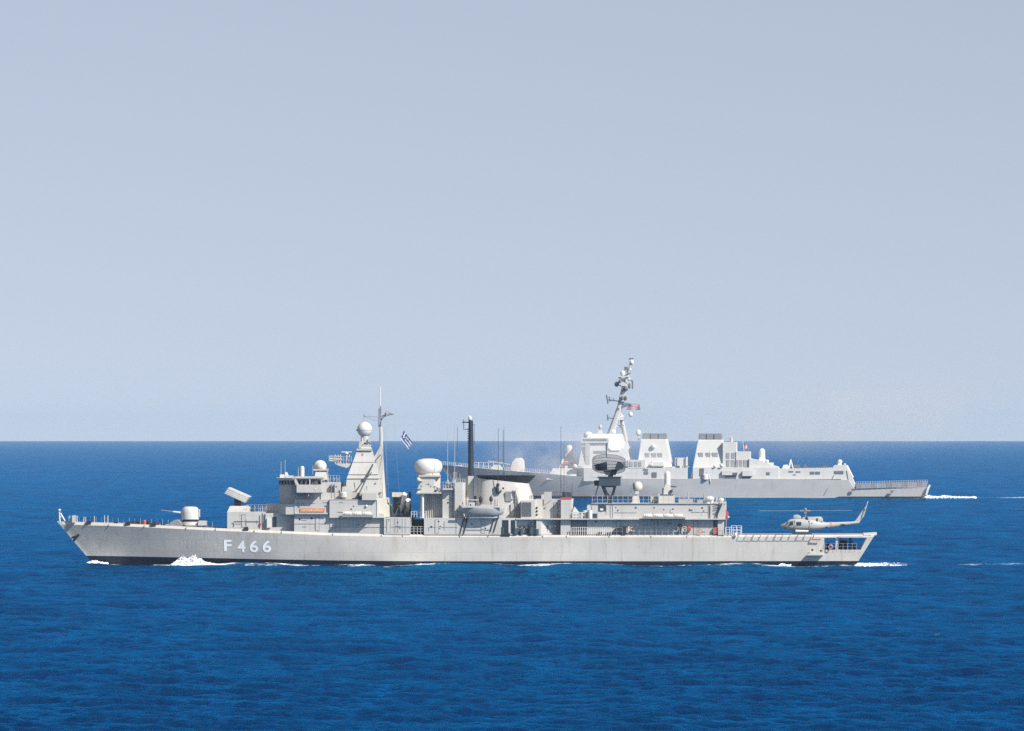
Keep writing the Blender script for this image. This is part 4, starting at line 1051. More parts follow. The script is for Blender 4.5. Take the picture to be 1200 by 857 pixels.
def build_dhull():
    sts = [0, .5, 1.2, 2.5] + [4 + 3 * i for i in range(int((DL - 8) / 3))] + [DL]
    xs1 = FD.at(997, 571, -8)[0] - DX0
    sts = sorted([s for s in sts if abs(s - xs1) > 1.6] + [xs1 - .6, xs1 + .6])
    fr = [-1, -.45, 0, .12, .3, .5, .7, .86, 1]
    bm = bmesh.new(); G = {}
    for side in (-1, 1):
        for i, xn in enumerate(sts):
            for j, f in enumerate(fr):
                z = 4.0 * f if f < 0 else f * dtop(xn)
                G[side, i, j] = bm.verts.new(d_pt(xn, z, side))
    n = len(sts) - 1
    for i in range(n):
        for j in range(len(fr) - 1):
            for side in (-1, 1):
                q = [G[side, i, j], G[side, i + 1, j], G[side, i + 1, j + 1], G[side, i, j + 1]]
                bm.faces.new(q if side < 0 else q[::-1])
        bm.faces.new([G[-1, i, 8], G[-1, i + 1, 8], G[1, i + 1, 8], G[1, i, 8]])
    for j in range(len(fr) - 1):
        bm.faces.new([G[-1, n, j], G[1, n, j], G[1, n, j + 1], G[-1, n, j + 1]]); bm.faces.new([G[1, 0, j], G[-1, 0, j], G[-1, 0, j + 1], G[1, 0, j + 1]])
    bmesh.ops.recalc_face_normals(bm, faces=bm.faces)
    me = bpy.data.meshes.new("hull"); bm.to_mesh(me); bm.free(); me.materials.append(M['d_grey'])
    me.polygons.foreach_set("use_smooth", np.ones(len(me.polygons), bool)); me.set_sharp_from_angle(angle=R(28))
    o = bpy.data.objects.new("hull", me); col.objects.link(o); o.parent = destroyer
build_dhull()
m = d_(); m.boxm(DX0 + 10, DX1 - 2.2, -8.3, 8.3, -2.5, .42); m.build("boot_topping", M['boot'], destroyer)
# forecastle rail line, gun
m = d_()
for a in range(517, 640, 12): m.rail(a, a + 12, interp(DTOP, a) + .2, -2.2 - (a - 517) * .045, 1.1, 5, 3, .05, py1=interp(DTOP, a + 12) + .2)
m.rail(555, 590, 548.5, 0, 1.6, 6, 1, .09)
m.build("railing", M['d_light'], destroyer)
m = d_(); m.poly([(575, 548.5), (579, 545), (584, 545), (588, 549.5), (588, 552), (575, 551)], -3, 3)
m.poly([(534, 545.5), (541, 545.0), (542, 548), (534, 547.5)], -1, 1); m.poly([(548, 546.5), (552, 545.6), (554, 549), (548, 549)], -1, 1); m.build("deck_gear", M['d_light'], destroyer)
m = d_(); m.pcyl(607, 550, 557, 0, 2.0); m.poly([(597.5, 549.8), (600, 541.5), (604, 537), (611, 536.6), (613.5, 540), (614.5, 550), (612, 553.5), (600, 553.5)], -1.9, 1.9)
tg = m.build("gun_turret", M['d_light'], destroyer, bevel=.4, smooth=True)
m = d_(); m.rod(600, 545, 0, 572, 540.4, 0, .17, .13); m.build("gun_barrel", M['d_grey'], tg)
# forward deckhouse with close-in weapon
m = d_(); m.frustum((640, 676, 562, -7.6, 7.6), (648, 676, 549, -6, 6)); m.frustum((655, 679, 549.2, -4, 4), (659, 676, 538, -3, 3)); m.build("forward_deckhouse", M['d_light'], destroyer)
m = d_(); m.pcyl(667, 521.5, 534, 0, 1.1, 16, 1.0); cf_ = m.build("close_in_weapon", M['white'], destroyer, smooth=True)
m = d_(); m.frustum((660.5, 674.5, 541, -1.8, 1.8), (663, 671, 532, -1.2, 1.2)); m.build("gun_mount", M['d_grey'], cf_)
m = d_(); m.box(660, 675, 541.4, 543.4, -4.2, -3.9); m.box(658, 662, 546, 551, -4.3, -3.9); m.build("missile_rack", M['red'], destroyer)
# bridge tower
m = d_()
m.plan([(674, -4), (684, -9.0), (806, -9.0), (806, 9.0), (684, 9.0), (674, 4)], 548.6, 564, -9)
m.frustum((677, 740, 549, -8.2, 8.2), (683, 733, 519, -6.6, 6.6))
sup = m.build("superstructure", M['d_light'], destroyer)
m = d_(); m.frustum((680.5, 716, 519.2, -7.4, 7.4), (681.5, 712, 513.2, -7.4, 7.4)); m.frustum((684, 732, 519, -6, 6), (690, 729, 508.5, -4.8, 4.8)); br = m.build("bridge", M['d_light'], destroyer)
m = d_(); m.box(696, 711.4, 528.4, 531.4, -7.45, -7.0); m.box(683, 711, 514.6, 516.8, -7.5, -7.3); m.build("window", M['d_dark'], br)
m = d_(); m.ball(689.4, 510.5, -3, 1.4, 1.4, 1.2); m.ball(718.5, 506.5, -2, .85); m.ball(673.8, 546.6, -8, .7); m.build("satellite_dome", M['white'], destroyer, smooth=True)
# the big flat radar face
m = d_(); m.poly([(713, 514), (716.5, 511.8), (725, 511.8), (728.6, 514.5), (729.4, 525), (726, 528.2), (716, 528.2), (712.4, 525)], -7.6, -6.4); m.build("radar_panel", M['number'], destroyer, bevel=.1)
m = d_(); m.plan([(699.5, -2), (710.5, -2), (710.5, 2), (699.5, 2)], 508, 509.6, -2); m.pcyl(703.6, 499, 508, 0, .2); m.ball(703.6, 500.6, 0, .55, .4, .8); m.frustum((700, 707, 508, -1.2, 1.2), (702, 705, 504, -.7, .7))
m.build("optical_director", M['d_grey'], destroyer)
m = d_(); m.box(686, 691, 520, 545, -8.0, -7.5); m.box(671.5, 682, 546, 549, -8.2, -7); m.build("bridge_shade_box", M['d_grey'], destroyer)  # raised boxes in darker grey, shadow put into the colour
# mast
m = d_()
m.rod(715.6, 510, -1.6, 726.6, 476, -.6, 1.25, .85); m.rod(716, 510, 1.6, 726.6, 476, .6, .9, .6); m.rod(736.6, 530, 0, 726, 480, 0, .8, .5)
m.rod(726.6, 478, 0, 731.8, 452, 0, .95, .75); m.rod(731.8, 452, 0, 735, 440, 0, .5, .4); m.rod(735.8, 441, 0, 740, 421, 0, .4, .28); m.rod(719, 500, -1.4, 732, 500, 0, .3); m.rod(722, 490, -1.2, 731, 488, 0, .28); m.rod(724, 484, -1, 729, 482, 0, .25)
dm = m.build("mast", M['d_grey'], destroyer)
m = d_(); m.frustum((727.4, 734.6, 470.6, -1.6, 1.6), (726.6, 736, 463, -1.8, 1.8)); m.box(728, 735, 448.4, 452.6, -1.2, 1.2); m.box(724, 737, 440.6, 442, -1.6, 1.6); m.box(724.8, 727.4, 442, 446, -1.2, 1.2); m.box(733, 736.4, 442, 450, -1.2, 1.2); m.frustum((720.4, 731, 492.5, -1.4, 1.4), (720, 731.5, 489.8, -1.4, 1.4)); m.build("mast_platform", M['d_light'], dm)
m = d_(); m.box(728.6, 733.5, 453.4, 458.4, -1.3, 1.3); m.box(728, 732, 443.6, 447.4, -1.3, -1); m.ball(722.8, 450.4, -.6, .75, .6, .8); m.ball(729, 466.6, -1.7, .5, .3, .7); m.ball(733.2, 466.5, -1.7, .5, .3, .7); m.ball(733.6, 455.6, -1.4, .7, .6, .8); m.ball(726.4, 447, -1.6, .5, .4, .6); m.box(731.5, 735.5, 430, 434, -.5, .3); m.box(722.5, 725.5, 478, 482, -1.6, -1); m.box(729.6, 733, 474.4, 477.5, -1.6, -1); m.ball(737.6, 452.4, -.8, .4, .3, .9); m.build("antenna", M['d_dark'], dm)
m = d_(); m.ball(729.8, 437.8, 0, .75, .75, .95); m.ball(740.3, 424.8, 0, .65, .65, .85); m.ball(737.2, 444.5, -1, .45); m.ball(739, 485.8, -.6, .65, .65, .8); m.ball(738.5, 433.4, 0, .4); m.build("aerial_dome", M['white'], dm, smooth=True)
m = d_(); m.rod(711, 468.4, -1, 728, 470.6, -1, .2); m.rod(710.8, 463, -1, 712.6, 473.4, -1, .22); m.rod(714, 465, -1, 715, 471, -1, .2); m.rod(719, 466.5, -1, 719, 470.6, -1, .12); m.rod(729, 453, 0, 722, 450, 0, .14); m.rod(735, 443, 0, 741, 447, 0, .16); m.rod(741.2, 446, 0, 741.2, 456, 0, .22); m.rod(737, 420.6, 0, 742, 420.4, 0, .22); m.rod(712, 489.5, -1, 723, 491.6, -1, .15); m.rod(711.8, 486, -1, 712.6, 493, -1, .2); m.rod(721.5, 499, -1, 731, 499, -1, .12); m.rod(734, 437, 0, 737.4, 431, 0, .14); m.rod(732, 440, -.5, 739, 437, -.5, .14)
m.build("yardarm", M['d_dark'], dm)
# forward funnel
def d_funnel(l0, r0, pb, l1, r1, pt, cl, cr, cap_t, w0, w1, vents, vy0, vy1):
    m = d_(); m.frustum((l0, r0, pb, -w0, w0), (l1, r1, pt, -w1, w1)); f = m.build("funnel", M['d_light'], destroyer, bevel=.25)
    m = d_()
    m.box(cl, cr, cap_t + 1, pt - .05, -w1 + .6, w1 - .6)
    for k in range(3):
        a = cl + (cr - cl) * k / 3; m.box(a + .5, a + (cr - cl) / 3 - .7, cap_t, pt, -w1 + .2, w1 - .2)
    m.build("funnel_cap", M['mid'], f)
    for a, b in vents:
        m = d_(); t = (vy0 + vy1) / 2; w = w1 + (w0 - w1) * ((t - pt) / (pb - pt))
        m.box(a, b, vy0, vy1, -w - .12, -w + 1.2)
        m.build("louvre", M['d_louvre'], f)
    return f
f1 = d_funnel(744.5, 790, 561.5, 751, 781.5, 514.8, 753, 780.5, 508, 7.2, 4.6, ((756, 761), (763.4, 769), (770.8, 776)), 531, 537.5)
m = d_(); m.ball(748.2, 507.4, -2, .8, .8, 1.0); m.pcyl(748.4, 509, 516, -2, .25); m.ball(765.6, 523.4, -5.6, .75); m.build("aerial_dome", M['white'], f1, smooth=True)
m = d_(); m.box(763, 778.4, 541, 546.8, -8.3, -5.5); m.box(761, 765, 543, 546, -8.6, -6); m.build("whaleboat", M['white'], destroyer, bevel=.3)
m = d_(); m.box(737.5, 741.5, 541, 546.6, -9.15, -7); m.box(743.4, 747, 541, 546.6, -9.15, -7); m.box(748.4, 751.6, 541, 546.6, -9.15, -7) ; m.box(731.6, 735.6, 541, 546.6, -9.1, -7); m.build("louvre", M['d_louvre'], destroyer)
m = d_(); m.box(736, 756, 539, 549.5, -9.0, 9.0); m.build("intake_house", M['d_light'], destroyer)
m = d_(); m.box(754.2, 759.4, 549.6, 551.4, -9.2, -8.9); m.box(755, 759.6, 552.6, 555.6, -9.2, -8.9); m.box(764.2, 769.6, 553.6, 559.4, -9.2, -8.9); m.build("opening", M['d_dark'], destroyer)
m = d_(); m.box(791, 806, 536.6, 546, -5, 2); m.box(791, 795.5, 546, 562, -4, -1); m.box(796.5, 799.2, 546, 562, -5, -4); m.poly([(800, 546), (808.6, 547), (800, 550)], -5, -2); m.box(803.6, 806, 535.5, 546, -5.6, -5); m.box(787, 791, 547, 562, -7, 0); m.build("crane", M['d_light'], destroyer)
m = d_(); m.box(792.5, 793.6, 537, 562, -5.2, -5); m.box(788, 790, 556, 561, -7.2, -7); m.box(779.5, 786.5, 548, 552, -8.6, -8); m.build("crane_gear", M['d_dark'], destroyer)
# aft funnel and stepped house
f2 = d_funnel(809, 850, 561.5, 818, 847, 515.4, 818.8, 845.5, 508.2, 7.2, 4.6, ((818.4, 824), (827.2, 832.4), (834.6, 841.2)), 530.6, 537)
m = d_(); m.box(847, 862.6, 518.2, 562, -6.6, 6.6); m.box(862.6, 878.6, 529.4, 562, -6.9, 6.9); m.plan([(812, -8.8), (912, -8.8), (912, 8.8), (812, 8.8)], 548, 563, -8.8)
m.poly([(878, 537.6), (890, 539.5), (905, 545.6), (912, 547.6), (912, 562), (878, 562)], -7.6, 7.6)
ah = m.build("superstructure", M['d_light'], destroyer)
for a, b, c_, e in ((851.2, 855, 530.8, 537), (857.4, 861, 530.8, 537), (851.4, 855, 539, 546.8), (856.8, 860.8, 539, 546.8), (862.8, 865.6, 539.2, 547), (867, 870, 539.2, 547), (871.4, 876.6, 539.2, 547)):
    m = d_(); m.box(a, b, c_, e, -7.05 if a > 862 else -6.75, -6.0); m.build("louvre", M['d_louvre'], ah)
m = d_(); m.box(820, 825, 549, 558, -8.95, -8.7); m.box(858, 864, 554, 556.5, -9.6, -8.9); m.poly([(870, 558.4), (880, 555.4), (879, 561.4), (870, 561.6)], -9.2, -8.9); m.box(850, 863, 557.6, 560.6, -9.1, -8.7); m.box(898, 902, 553.6, 556.8, -8.9, -8.7); m.build("opening", M['d_dark'], ah)
m = d_(); m.rod(829, 552, -9.2, 833, 566, -9.4, .12); m.ball(837.5, 546.4, -9, .45); m.ball(845.4, 545.6, -9, .6); m.box(870, 882, 552, 558, -9.8, -8.9); m.box(846, 858, 552, 557, -9.6, -8.9); m.pcyl(826.5, 555, 562, -9.2, .9, dome=.6); m.build("deck_fittings", M['d_light'], destroyer)
m = d_(); m.rod(823.5, 488, -2, 820, 514, -2, .06, .1); m.pcyl(857, 512.6, 518.4, 0, .5); m.poly([(854.6, 512), (857, 510.4), (859.6, 512.6), (857, 514.4)], -.4, .4); m.rod(870.5, 517, 0, 872, 530, 0, .1); m.build("whip_aerial", M['d_grey'], destroyer)
m = d_(); m.pcyl(893, 525.6, 537.4, 0, .95, 16, 1.0); ca_ = m.build("close_in_weapon", M['white'], destroyer, smooth=True)
m = d_(); m.frustum((888, 899, 543, -2.2, 2.2), (890.5, 896, 536, -1.2, 1.2)); m.box(884, 906, 542.4, 547, -4, 4); m.ball(899, 541, -3.6, .6); m.build("gun_mount", M['d_light'], ca_)
# after deckhouse
m = d_(); m.poly([(911.8, 549.6), (975, 548.4), (978, 545.4), (992, 545.4), (995, 553), (1003.5, 570.8), (997, 571.6), (985, 561.6), (911.8, 561.6)], -8.25, 8.25); af = m.build("after_deckhouse", M['d_light'], destroyer)
m = d_(); m.box(949.4, 954.6, 552.8, 555.8, -8.4, -8.1); m.box(955.8, 961, 552.8, 555.8, -8.4, -8.1); m.box(977.6, 988.4, 552, 555.4, -8.4, -8.1)
m.box(924, 929.6, 552.2, 553.6, -8.35, -8.1); m.box(932.6, 938, 552.4, 553.8, -8.35, -8.1); m.box(929.4, 932.4, 556, 557, -8.35, -8.1); m.build("opening", M['d_dark'], af)
m = d_(); m.poly([(916.6, 549.4), (918, 545), (923, 544.6), (925.4, 549.4)], -5, -2); m.ball(984.2, 541.4, 0, .75); m.box(982, 986.4, 543, 545.6, -.6, .6); m.rod(990, 543, -4, 990, 549, -4, .25); m.build("deck_fittings", M['white'], af)
m = d_(); m.rod(924.4, 549.5, -5, 926.6, 539, -3, .2); m.rod(929.4, 549.5, -5, 926.6, 539, -3, .2); m.rod(927, 549.5, 0, 926.6, 539, -3, .18); m.build("torpedo_davit", M['d_light'], af)
m = d_(); m.box(930, 937.4, 545, 549.6, -3, 2); m.poly([(941, 549.3), (943.4, 544), (944.6, 544), (945, 547), (949.6, 548), (949.6, 549.3)], -2, 1); m.box(964, 968.5, 546, 549, -2, 2); m.rail(950, 976, 549, -8.2, 1.4, 9, 1, .07); m.build("missile_launcher", M['d_dark'], af)
m = d_(); m.rod(977.4, 557, -8.5, 966, 580, -8.7, .07); m.build("rope", M['d_dark'], destroyer)
m = d_(); m.poly([(992.4, 551), (997, 557), (1001, 566), (1004.4, 568.6), (1000, 572), (995, 566)], -8.5, -8.0); m.rod(992.6, 546, -6, 999.6, 560, -7, .3); m.build("bulkhead_trim", M['d_light'], destroyer)
# flight deck nets and stern details
n_net = 14
for k in range(n_net):
    a = 1003.5 + (1087 - 1003.5) * k / n_net; b = 1003.5 + (1087 - 1003.5) * (k + 1) / n_net - .5
    t0 = 568.0 - 2.6 * k / n_net; t1 = 568.0 - 2.6 * (k + 1) / n_net
    yn = -d_half(FD.at(a, 570, -8)[0] - DX0, 3.4) - .22
    m = d_(); m.poly([(a, t0), (b, t1), (b, t1 + 4.8), (a, t0 + 4.8)], yn, yn + .06)
    m.rod(a, t0 - 1.4, yn, a, t0 + 5, yn, .09); m.rod(a, t0 - 1.0, yn, b, t1 - 1.0, yn, .06)
    m.build("safety_net", M['d_louvre'] if k % 3 else M['mid'], destroyer)
m = d_(); m.rail(1003, 1087, 569.6, 8.6, 1.2, 30, 2, .05, py1=567.2); m.build("railing", M['d_grey'], destroyer)
m = d_(); m.poly([(1043, 575), (1048.4, 575), (1046.6, 576.4), (1044.6, 578.6)], -9.4, -8.6); m.box(997.5, 1001.5, 573, 575.4, -9.35, -9.0); m.build("stern_fitting", M['d_dark'], destroyer)
m = d_(); m.poly([(1086.6, 572), (1088.6, 568.8), (1090.6, 569), (1088.6, 574), (1086.6, 580), (1084.4, 580)], -8.9, 8); m.build("sunlit_transom_strip", M['white'], destroyer)  # white colour stands in for sunlight on the sliver of transom

# ================================================================== FLAGS
def flag(name, frame, corners, y, cols, painter, mats, wave=.25):
    """corners: hoist top, hoist bottom, fly bottom, fly top as measured; cloth waves in depth; painter(u, v) -> material index"""
    P = [Vector((frame.at(px, py, y)[0], y, frame.at(px, py, y)[1])) for px, py in corners]
    o = P[0]; bm = bmesh.new(); nu, nv = cols
    V = {}
    for i in range(nu + 1):
        for j in range(nv + 1):
            u, v = i / nu, j / nv
            p = (P[0] * (1 - u) + P[3] * u) * (1 - v) + (P[1] * (1 - u) + P[2] * u) * v
            p = p - o
            p.y += wave * math.sin(u * 9 + v * 2.2) * (0.25 + u); p.z += .12 * wave * math.sin(u * 11 + v)
            V[i, j] = bm.verts.new(p)
    for i in range(nu):
        for j in range(nv):
            f = bm.faces.new([V[i, j], V[i + 1, j], V[i + 1, j + 1], V[i, j + 1]]); f.material_index = painter((i + .5) / nu, (j + .5) / nv)
    bmesh.ops.solidify(bm, geom=bm.faces[:], thickness=.02)
    me = bpy.data.meshes.new(name); bm.to_mesh(me); bm.free()
    for mt in mats: me.materials.append(mt)
    me.polygons.foreach_set("use_smooth", np.ones(len(me.polygons), bool))
    ob = bpy.data.objects.new(name, me); col.objects.link(ob); ob.matrix_world = frame.matrix() @ Matrix.Translation(o)
    return ob
def greek(u, v):      # the lower folds of the cloth are tucked behind, so six of the nine stripes show
    j = int(v * 6)
    if u < .36 and j < 4: return 0 if (.42 < v < .58 * 4 / 6 + .1 or .13 < u < .24) else 1
    return 1 if j % 2 == 0 else 0
g = flag("flag", FA, [(473.2, 504.6), (469.6, 514.4), (478.6, 526.4), (483.4, 519.0)], -.6, (54, 45), greek, [M['flag_white'], M['gr_blue']], .22)
tag(g, "blue and white striped flag with a cross flying behind the pyramid mast", "flag", "flags flying from the ships")
def usa(u, v):
    if u < .4 and v < 7 / 13: return 0 if ((int(u / .4 * 11) + int(v * 13 / 7 * 9)) % 2 == 0 and int(v * 13 / 7 * 9) % 2 == 1 and int(u / .4 * 11) % 2 == 1) else 1
    return 2 if int(v * 13) % 2 == 0 else 0
g = flag("flag", FD, [(731.4, 472.4), (734.4, 480.6), (750.8, 480.4), (749.4, 474.2)], -.8, (55, 39), usa, [M['flag_white'], M['usa_blue'], M['usa_red']], .45)
tag(g, "red striped flag with a blue corner streaming from the raked mast of the far ship", "flag", "flags flying from the ships")
g = flag("flag", FD, [(870.6, 518.6), (871.6, 524.4), (877.6, 528.6), (876.4, 523.0)], 0, (30, 26), usa, [M['flag_white'], M['usa_blue'], M['usa_red']], .3)
tag(g, "tiny reddish flag above the stepped deckhouse behind the aft funnel of the far ship", "flag", "flags flying from the ships")

# ================================================================== LIFE RAFTS, BOAT, LIFEBUOYS
def raft_proto():
    m = MB(FA); L_ = .66; r = .30
    prof = [(r * .55, -L_), (r * .9, -L_ * .93), (r, -L_ * .8), (r, -.05), (r * 1.08, -.04), (r * 1.08, .04), (r, .05), (r, L_ * .8), (r * .9, L_ * .93), (r * .55, L_)]
    m.lathe((0, 0, 0), prof, 20)
    bmesh.ops.rotate(m.bm, verts=m.bm.verts, cent=(0, 0, 0), matrix=Matrix.Rotation(R(90), 3, 'Y'))
    return m
rafts = [(406.9, 601.9, "front"), (418.3, 602.0, "mid"), (430.0, 602.2, "rear"), (759.2, 604.6, "a"), (771.2, 604.6, "b"), (783.2, 604.6, "c"), (795.2, 604.6, "d")]
lab = ["frontmost of three white life raft canisters below the pyramid mast", "middle one of three white life raft canisters below the pyramid mast", "rearmost of three white life raft canisters below the pyramid mast",
       "front end one of four white life raft canisters on the hangar side", "second from the front of four white life raft canisters on the hangar side", "third from the front of four white life raft canisters on the hangar side", "rear end one of four white life raft canisters on the hangar side"]
proto_me = None
for (px, py, _), lb in zip(rafts, lab):
    x, z = FA.at(px, py, -7.55)
    if proto_me is None:
        m = raft_proto(); ob = m.build("life_raft", M['white'], None, smooth=True); proto_me = ob
        pb = MB(FA)
        for q in (-.35, .35):
            pb.ring((q, 0, 0), .31, .018, 20, 5, 'Y')
            bmesh.ops.rotate(pb.bm, verts=pb.bm.verts[-100:], cent=(q, 0, 0), matrix=Matrix.Rotation(R(90), 3, 'Z'))
        strap = pb.build("strap", M['mid'], ob)
    else:
        ob = proto_me.copy(); col.objects.link(ob); s2 = strap.copy(); col.objects.link(s2); s2.parent = ob
    ob.matrix_world = FA.matrix() @ Matrix.Translation((x, -7.55, z)) @ Matrix.Scale(1.05, 4)
    tag(ob, lb, "life raft", "white life raft canisters along the ship's side")

# motor boat on its davits
ox, oz = FA.at(563.5, 606, -7.6); BO = Vector((ox, -7.6, oz))
boat = FA.empty("ships_boat", BO); tag(boat, "blue grey open motor boat hanging at the davits below the funnel", "boat")
def build_boat():
    bm = bmesh.new()
    x0 = FA.at(537.6, 593, -8)[0]; x1 = FA.at(590.4, 593, -8)[0]
    zt = FA.at(560, 594.4, -8)[1]; zk = FA.at(563, 606.2, -8)[1]
    n = 24; V = []
    for i in range(n + 1):
        u = i / n; x = x0 + (x1 - x0) * u
        e = math.sin(math.pi * min(1, (u * 1.0 + .0))) if u < .5 else 1 - (max(0, u - .62) / .38) ** 2.2 * .75
        e = max(.03, (1 - (1 - min(1, u / .5)) ** 2.0) if u < .5 else e)
        keel = zk + (zt - zk) * ((1 - min(1, u / .30)) ** 1.7 * .75 + (max(0, u - .72) / .28) ** 1.8 * .42)
        gun = zt + .30 * (1 - u) ** 2 + .06 * u ** 2
        row = []
        for j in range(9):
            t = j / 8; a = t * math.pi / 2
            y = 1.25 * e * math.sin(a) ** .8; z = gun - (gun - keel) * math.cos(a) ** .9 if j < 8 else gun
            row.append((y, z))
        V.append([[bm.verts.new((x - BO.x, s * (y if j else 0.0), z - BO.z)) for j, (y, z) in enumerate(row)] for s in (-1, 1)])
    for i in range(n):
        for s in (0, 1):
            for j in range(8):
                q = [V[i][s][j], V[i + 1][s][j], V[i + 1][s][j + 1], V[i][s][j + 1]]; 
                try: bm.faces.new(q)
                except ValueError: pass
    for s in (0, 1): pass
    bmesh.ops.remove_doubles(bm, verts=bm.verts, dist=.002)
    bmesh.ops.recalc_face_normals(bm, faces=bm.faces)
    me = bpy.data.meshes.new("boat_hull"); bm.to_mesh(me); bm.free(); me.materials.append(M['boat'])
    me.polygons.foreach_set("use_smooth", np.ones(len(me.polygons), bool))
    o = bpy.data.objects.new("boat_hull", me); col.objects.link(o); o.parent = boat
    sm = o.modifiers.new("planking", 'SOLIDIFY'); sm.thickness = .06; sm.offset = 0
build_boat()
m = b_(BO); m.poly([(541, 595), (588.6, 595), (588.6, 593.6), (541, 592.6)], -8.78, -8.66); m.poly([(541, 595), (588.6, 595), (588.6, 593.6), (541, 592.6)], -6.54, -6.42); m.build("gunwale", M['grey2'], boat)
m = b_(BO); m.box(546, 586, 594.6, 595.6, -8.5, -6.7); m.box(549, 556, 589, 595, -8.2, -7.0); m.box(563, 579, 591.4, 595, -8.2, -7.0); m.build("boat_canopy", M['grey2'], boat)
m = b_(BO); m.ball(563.4, 585.6, -7.6, .3, .3, .55); m.ball(575.4, 585, -7.6, .28, .28, .45); m.rod(551.5, 591, -8, 551.5, 592.8, -8, .25); m.rod(563.4, 588, -7.6, 563.4, 594, -7.6, .07); m.rod(575.4, 587, -7.6, 575.4, 594, -7.6, .07); m.build("lifting_gear", M['dark'], boat)
for px, h in ((551, 585.8), (580, 585.8)):
    m = b_(BO); m.rod(px, h, -7.2, px, 594, -7.4, .05); m.build("boat_sling", M['dark'], boat)

bu = [(741.2, 620.2, -6.85, "red and white lifebuoy on the hangar side below the white dish"), (821, 622.4, -6.85, "red and white lifebuoy near the aft end of the hangar side"), (973.2, 641.0, -6.05, "pink and white lifebuoy hanging in the small stern opening")]
bp = None
for px, py, y, lb in bu:
    x, z = FA.at(px, py, y)
    if bp is None:
        m = MB(FA); m.ring((0, 0, 0), .29, .07, 28, 10); bp = m.build("lifebuoy", M['orange'], None, smooth=True)
        w = MB(FA)
        for q in range(4):
            a = math.pi / 4 + q * math.pi / 2
            w.rodm((.30 * math.cos(a) - .07 * math.sin(a), -.01, .30 * math.sin(a) + .07 * math.cos(a)), (.30 * math.cos(a) + .07 * math.sin(a), -.01, .30 * math.sin(a) - .07 * math.cos(a)), .095, n=12)
        bw = w.build("white_band", M['white'], bp, smooth=True); ob = bp
    else:
        ob = bp.copy(); col.objects.link(ob); s2 = bw.copy(); col.objects.link(s2); s2.parent = ob
    ob.matrix_world = FA.matrix() @ Matrix.Translation((x, y, z)) @ Matrix.Scale(1.0, 4)
    tag(ob, lb, "lifebuoy", "lifebuoys along the ship's side")

